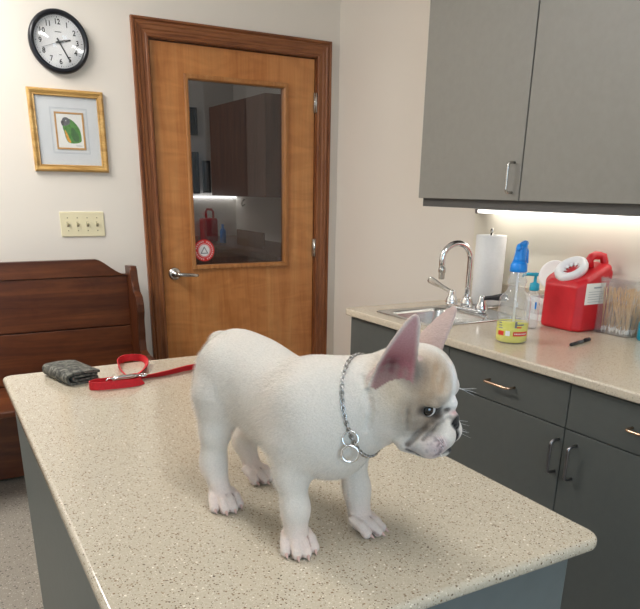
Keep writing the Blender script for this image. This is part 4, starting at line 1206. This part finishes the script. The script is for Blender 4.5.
VN /= np.linalg.norm(VN, axis=1)[:, None] + 1e-12
rng = np.random.default_rng(3)
head_w = np.clip((Hq[:, 0] + .030) / .03, 0, 1) * (np.linalg.norm(Hq, axis=1) < .095)
# sable mask: forehead, temples, around the eyes; a white blaze stays on the midline
wob = np.sin(V[:, 0] * 410 + V[:, 2] * 230) * np.sin(V[:, 1] * 370 - V[:, 2] * 300) * .5 + .5
def line(key, s, r, amt, col):
    q = LINES[key, s]; lo_b, hi_b = q.min(0) - r, q.max(0) + r
    near_i = np.where(((V > lo_b) & (V < hi_b)).all(1))[0]
    d = np.linalg.norm(V[near_i][:, None] - q[None], axis=2).min(1)
    m_ = np.zeros(len(V)); m_[near_i] = np.clip((1 - d / r) * 2.5, 0, 1)
    paint(m_ * amt * (.75 + .25 * wob), col)
for s in (-1, 1):
    paint(near((.006, s * .036, .012), (.060, .044, .064), .5) * .75, lin(188, 166, 138))
    paint(near((.034, s * .042, -.012), (.036, .034, .044), .6) * .85 * (.8 + .2 * wob), lin(134, 118, 102))
    paint(near((.030, s * .028, .034), (.036, .032, .044), .6) * .85 * (.7 + .3 * wob), lin(168, 138, 108))
    paint(near((.008, s * .038, .032), (.026, .022, .028), .7) * .85, lin(108, 100, 95))
    paint(near((.050, s * .032, -.020), (.022, .022, .020), .7) * .6, lin(110, 90, 72))
    paint(along((.0320, s * .0385, -.0060), (.0520, s * .0220, -.0058), .0098, .5) * .92, lin(46, 38, 34))
    paint(near((.044, s * .027, .0065), (.014, .013, .007), .9) * .6, lin(96, 76, 60))
    paint(near((.064, s * .031, -.045), (.023, .020, .019), .6) * .9, lin(200, 174, 172))
    paint(near((.066, s * .028, -.037), (.011, .012, .010), .8) * .6, lin(218, 166, 170))
    paint(near((.044, s * .042, -.055), (.020, .015, .014), .8) * .7, lin(146, 136, 134))
    paint(near((.064, s * .031, -.045), (.023, .020, .019), .6) * .35 * wob, lin(136, 120, 128))
paint(np.clip(1 - np.abs(Hq[:, 1]) / .0115, 0, 1) ** .7 * np.clip((Hq[:, 0] - .030) / .015, 0, 1) * np.clip((Hq[:, 2] + .004) / .006, 0, 1), lin(232, 228, 224))
paint(near((.040, .024, .024), (.030, .024, .034), .7) * .8, lin(230, 226, 224))     # white left brow
paint(near((.061, 0, -.0065), (.010, .010, .0065), .6) * .9, lin(226, 172, 168))
spots = rng.uniform(-1, 1, (40, 2))
for s in (-1, 1):
    for q in spots:
        c = np.array([.0680 + q[0] * .012, s * .034, -.041 + q[1] * .012])
        i = np.argmin(((Hq - c) ** 2).sum(1)); paint(near(Hq[i], (.0026, .0026, .0022), .8) * .7 * (1 - .5 * np.hypot(*q)), lin(84, 78, 86))
paint(near((.0685, 0, -.0180), (.0115, .0155, .0125), .2), lin(20, 18, 20))
paint(near((.0780, 0, -.041), (.0130, .0098, .021), .3), lin(28, 25, 27))
for s in (-1, 1): line('W', s, .0034, .3, lin(150, 112, 76)); line('X', s, .0032, .3, lin(150, 118, 86)); line('L', s, .0034, .85, lin(58, 50, 52))
for s in (-1, 1):
    line('A', s, .0044, .85, lin(66, 47, 34)); line('B', s, .0032, .6, lin(60, 46, 40)); line('C', s, .0032, .2, lin(92, 82, 76))  # shade in the fold creases painted into the colour as dark lines
# ears: pink inside, rosy at the base
for base, u, v, w, Lh, wid in EARS:
    q = V - base; a, b_, c = q @ u, q @ v, q @ w; tt = b_ / Lh
    cu = c - (.30 * a * a / wid * (1.25 - .6 * np.clip(tt, 0, 1))) + .004
    zone = (tt > -.12) * (tt < 1.03) * (np.abs(a) < wid * 1.15) * (np.abs(cu) < .014)
    hw_ = wid * np.interp(tt, [0, .2, .45, .7, .88, .96, 1], [1.0, .96, .80, .57, .38, .24, .10])
    facing = np.clip((VN @ w - .15) / .3, 0, 1)
    inner = zone * facing * np.clip((hw_ * .96 - np.abs(a)) / .006, 0, 1)
    paint(zone * (1 - facing) * .85, lin(192, 164, 156))
    paint(inner * .95, lin(196, 146, 146))
    paint(inner * np.clip((.80 - tt) / .45, 0, 1) * .8, lin(150, 84, 88))
    paint(inner * np.exp(-(((a + .006) / .011) ** 2 + ((tt - .22) / .14) ** 2)) * .85, lin(80, 30, 36))
    paint(inner * np.clip((.30 - tt + .20 * (wob - .5)) / .2, 0, 1) * .65, lin(140, 120, 112))
# pinkish toes and thin-haired legs
for p_, y_, s_2 in PAWS:
    q = V - np.array(p_); d = np.linalg.norm(q * np.array([1, 1, .8]), axis=1)
    paint(np.clip((.042 - d) / .03, 0, 1) * .45, lin(232, 196, 184))
paint(np.clip((.09 - V[:, 2]) / .09, 0, 1) * .25, lin(236, 206, 196))
for a, c in CLEFTS:          # darker pinkish line in the clefts between the toes
    ab = c - a; q = V - a; h = np.clip((q @ ab) / (ab @ ab), 0, 1)
    paint(np.clip((1 - np.linalg.norm(q - h[:, None] * ab, axis=1) / .0034) * 1.8, 0, 1) * .6, lin(142, 96, 86))

t = thing('french_bulldog', 'white bulldog puppy standing on the exam table, head turned to the right', 'dog', DOG_O[:])
t.rotation_euler = (0, 0, DOG_YAW)
me = bpy.data.meshes.new('body')
me.vertices.add(len(V)); me.vertices.foreach_set('co', V.astype(np.float32).ravel())
me.loops.add(len(F) * 4); me.loops.foreach_set('vertex_index', F.astype(np.int32).ravel())
me.polygons.add(len(F)); me.polygons.foreach_set('loop_start', np.arange(len(F), dtype=np.int32) * 4)
me.polygons.foreach_set('use_smooth', np.ones(len(F), bool))
me.update(calc_edges=True); me.validate()
at = me.color_attributes.new('coat', 'FLOAT_COLOR', 'POINT')
at.data.foreach_set('color', np.concatenate([Cc, np.ones((len(V), 1))], 1).astype(np.float32).ravel())
def fur():
    q = NT('short_coat')
    a = q.new('ShaderNodeAttribute'); a.attribute_name = 'coat'
    v = q.coords((70, 190, 150)); n = q.noise(v, 3.4, 4, .65, .4)
    v2 = q.coords((1, 1, 1)); n2 = q.noise(v2, 34, 3, .6)
    c = q.mix(.5, a.outputs['Color'], q.ramp(n.outputs['Fac'], [(.3, (.70, .685, .665, 1)), (.62, (1, 1, 1, 1))]), 'MULTIPLY')
    q.set(color=c, rough=.75, spec=.25, sss=.12, sheen=.15)
    q.b.inputs['Subsurface Radius'].default_value = (.008, .004, .003)
    q.b.inputs['Subsurface Scale'].default_value = .6
    h = q.math('ADD', q.math('MULTIPLY', n.outputs['Fac'], .5), n2.outputs['Fac'])
    q.bump(h, .6, .003); return q.m
me.materials.append(fur())
hm = NT('coat_hair'); hi_ = hm.new('ShaderNodeHairInfo'); hm.set(color=hm.ramp(hi_.outputs['Random'], [(0, srgb(178, 171, 162)), (.45, srgb(224, 216, 206)), (1, srgb(242, 236, 228))]), rough=.65, spec=.25); me.materials.append(hm.m)
body = bpy.data.objects.new('body', me); COL.objects.link(body); body.parent = t
FUR_N = 52000
if FUR_N:
    # short coat: longer on the trunk and neck, none on nose, lips, eyes, inner ears, toes
    den = np.ones(len(V))
    def bald(m_):
        global den
        den *= 1 - np.clip(m_, 0, 1)
    for s in (-1, 1):
        bald(near((.0430, s * .0320, -.0050), (.017, .016, .012), .3)); bald(near((.066, s * .028, -.041), (.014, .016, .014), .5))
    bald(near((.0685, 0, -.0185), (.014, .017, .015), .3)); bald(near((.079, 0, -.040), (.014, .010, .021), .4))
    for base, u, v, w, Lh, wid in EARS:
        q = V - base; tt = (q @ v) / Lh
        bald((np.abs(q @ u) < wid) * (tt > .08) * (tt < 1.05) * (np.abs(q @ w) < .016) * 1.0)
    for p_, y_, s_2 in PAWS: bald(np.clip(1.6 - np.linalg.norm(V - np.array(p_) - np.array([.010, 0, .008]), axis=1) / .022, 0, 1))
    bald(np.clip((Hq[:, 0] + .018) / .02, 0, 1) * (np.linalg.norm(Hq, axis=1) < .10))
    ln = .55 + .45 * np.clip((np.linalg.norm(Hq, axis=1) - .06) / .04, 0, 1) * np.clip((V[:, 2] - .07) / .06, 0, 1)
    vg = body.vertex_groups.new(name='hair_density'); vl = body.vertex_groups.new(name='hair_length')
    for lev in range(1, 11):
        ii = np.where(np.round(den * 10) == lev)[0].tolist()
        if ii: vg.add(ii, lev / 10, 'REPLACE')
        ii = np.where(np.round(ln * 10) == lev)[0].tolist()
        if ii: vl.add(ii, lev / 10, 'REPLACE')
    pm = body.modifiers.new('coat', 'PARTICLE_SYSTEM'); ps = body.particle_systems[0]; pt = ps.settings
    pt.type = 'HAIR'; pt.use_advanced_hair = True; pt.count = FUR_N; pt.hair_length = .006; pt.hair_step = 3
    pt.emit_from = 'FACE'; pt.use_modifier_stack = False
    pt.normal_factor = .00055; pt.object_align_factor = (-.0016, 0, -.0010); pt.factor_random = .0005; pt.brownian_factor = 0.0
    pt.render_step = 3; pt.radius_scale = .00016; pt.root_radius = 1.0; pt.tip_radius = .25; pt.use_close_tip = True
    pt.length_random = .3
    ps.vertex_group_density = 'hair_density'; ps.vertex_group_length = 'hair_length'; ps.seed = 4
    pt.material = 2
ORG[t.name] = Vector((0, 0, 0)); ORG[body.name] = Vector((0, 0, 0))
bvh = BVHTree.FromPolygons([Vector(v) for v in V.tolist()], F.tolist())

def eye_mat():
    q = NT('dog_eye'); tc = q.new('ShaderNodeTexCoord'); sep = q.new('ShaderNodeSeparateXYZ'); q.link(tc.outputs['Object'], sep.inputs[0])
    c = q.ramp(q.math('MULTIPLY', sep.outputs['Z'], 1 / .0092), [(.54, srgb(222, 216, 212)), (.62, srgb(40, 26, 20)), (.80, srgb(34, 22, 17)), (.86, srgb(8, 7, 7))])
    q.set(color=c, rough=.06, spec=.6, coat=.5); return q.m
EM = eye_mat()
for s in (-1, 1):
    o = MB().ball((0, 0, 0), .0092, 0, 24, 16).build('eye', EM, None, 'dark glossy eye')
    o.data.transform(Matrix.Translation((0, 0, -.0092)))
    o.parent = t; o.location = Vector(hd(.0385, s * .0290, -.0055))
    g = Vector(HR @ np.array([.12, s * .97, .16])); o.rotation_euler = g.to_track_quat('Z', 'Y').to_euler()
CLM = simple('dog_claw', srgb(206, 168, 156), .4, 0, .05)
for c, u, s in CLAWS:
    a = Vector(c); d_ = (Vector(u) * .8 + Vector((0, 0, -.55))).normalized()
    MB().tube([(a - d_ * .004)[:], (a + d_ * .002)[:], (a + d_ * .0065)[:], (a + d_ * .0085)[:]], [.0026 * s, .0024 * s, .0014 * s, .0004], 8).build('claw', CLM, t)
# whiskers
b = MB(); rw = random.Random(2)
for s in (-1, 1):
    for k in range(7):
        p0 = Vector(hd(.064 + rw.uniform(-.008, .008), s * (.026 + rw.uniform(-.004, .004)), -.038 + rw.uniform(-.012, .010)))
        dr = Vector(HR @ np.array([rw.uniform(.5, 1.0), s * rw.uniform(.6, 1), rw.uniform(-.25, .4)])).normalized(); L_ = rw.uniform(.016, .026)
        b.tube([p0[:], (p0 + dr * L_ * .5)[:], (p0 + dr * L_ + Vector((0, 0, -.002)))[:]], [.00022, .00018, .0001], 4)
for k in range(3):
    p0 = Vector(hd(.052, .018 + .004 * k, .016)); dr = Vector(HR @ np.array([.8, .4, .3 - .25 * k])).normalized()
    b.tube([p0[:], (p0 + dr * .012)[:], (p0 + dr * .024)[:]], [.00022, .00018, .0001], 4)
b.build('whiskers', M['white'], t, fix=False)['kind'] = 'stuff'

# chain collar laid on the neck surface
NC = Vector((.132, .020, .206)); ax_n = Vector((.91, .32, .27)).normalized()
e1 = (Vector((0, 0, 1)) - ax_n * ax_n.z).normalized(); e2_ = ax_n.cross(e1)
loop = []
for k in range(120):
    a = 2 * PI * k / 120; dr = e1 * math.cos(a) + e2_ * math.sin(a)
    hit = bvh.ray_cast(NC + dr * .095, -dr, .1)
    loop.append((hit[0] if hit[0] else NC + dr * .055) + dr * .0012)
for _ in range(6): loop = [(loop[i - 1] + loop[i] * 2 + loop[(i + 1) % 120]) / 4 for i in range(120)]
cum = [0]
for i in range(120): cum.append(cum[-1] + (loop[(i + 1) % 120] - loop[i]).length)
NL = 84
def on_loop(s):
    s %= cum[-1]
    for i in range(120):
        if cum[i + 1] >= s: return loop[i].lerp(loop[(i + 1) % 120], (s - cum[i]) / (cum[i + 1] - cum[i]))
b = MB()
for k in range(NL):
    s = cum[-1] * k / NL; p = on_loop(s); tv = (on_loop(s + .002) - on_loop(s - .002)).normalized()
    rad = (p - NC); rad = (rad - tv * rad.dot(tv)).normalized(); sdv = tv.cross(rad)
    tilt = .75 if k % 2 else -.75
    wv = (sdv * math.cos(tilt) + rad * math.sin(tilt)).normalized()
    L2 = cum[-1] / NL * .86
    b.tube([(p + tv * L2 * math.cos(2 * PI * q / 10) + wv * .0023 * math.sin(2 * PI * q / 10))[:] for q in range(10)], .00085, 6, 0, True)
col_o = b.build('chain_collar', M['chain'], t, 'steel curb-chain collar')
# the two collar rings hang at the lower right of the neck
side = min(range(120), key=lambda i: (loop[i] - Vector((.160, -.024, .174))).length)
pr = loop[side]; outv = (pr - NC).normalized()
def ring_at(c, nrm, r, th):
    n_ = Vector(nrm).normalized(); a_ = n_.orthogonal().normalized(); b2 = n_.cross(a_)
    MB().tube([(c + a_ * r * math.cos(2 * PI * k / 28) + b2 * r * math.sin(2 * PI * k / 28))[:] for k in range(28)], th, 10, 0, True).build('ring', M['chrome'], col_o, 'bright chrome ring')
n0 = Vector((.62, -.74, .2))
ring_at(pr + outv * .004, n0, .0095, .0013)
ring_at(pr + outv * .006 + Vector((.002, -.001, -.0165)), Vector((.7, -.66, .1)), .0102, .0016)
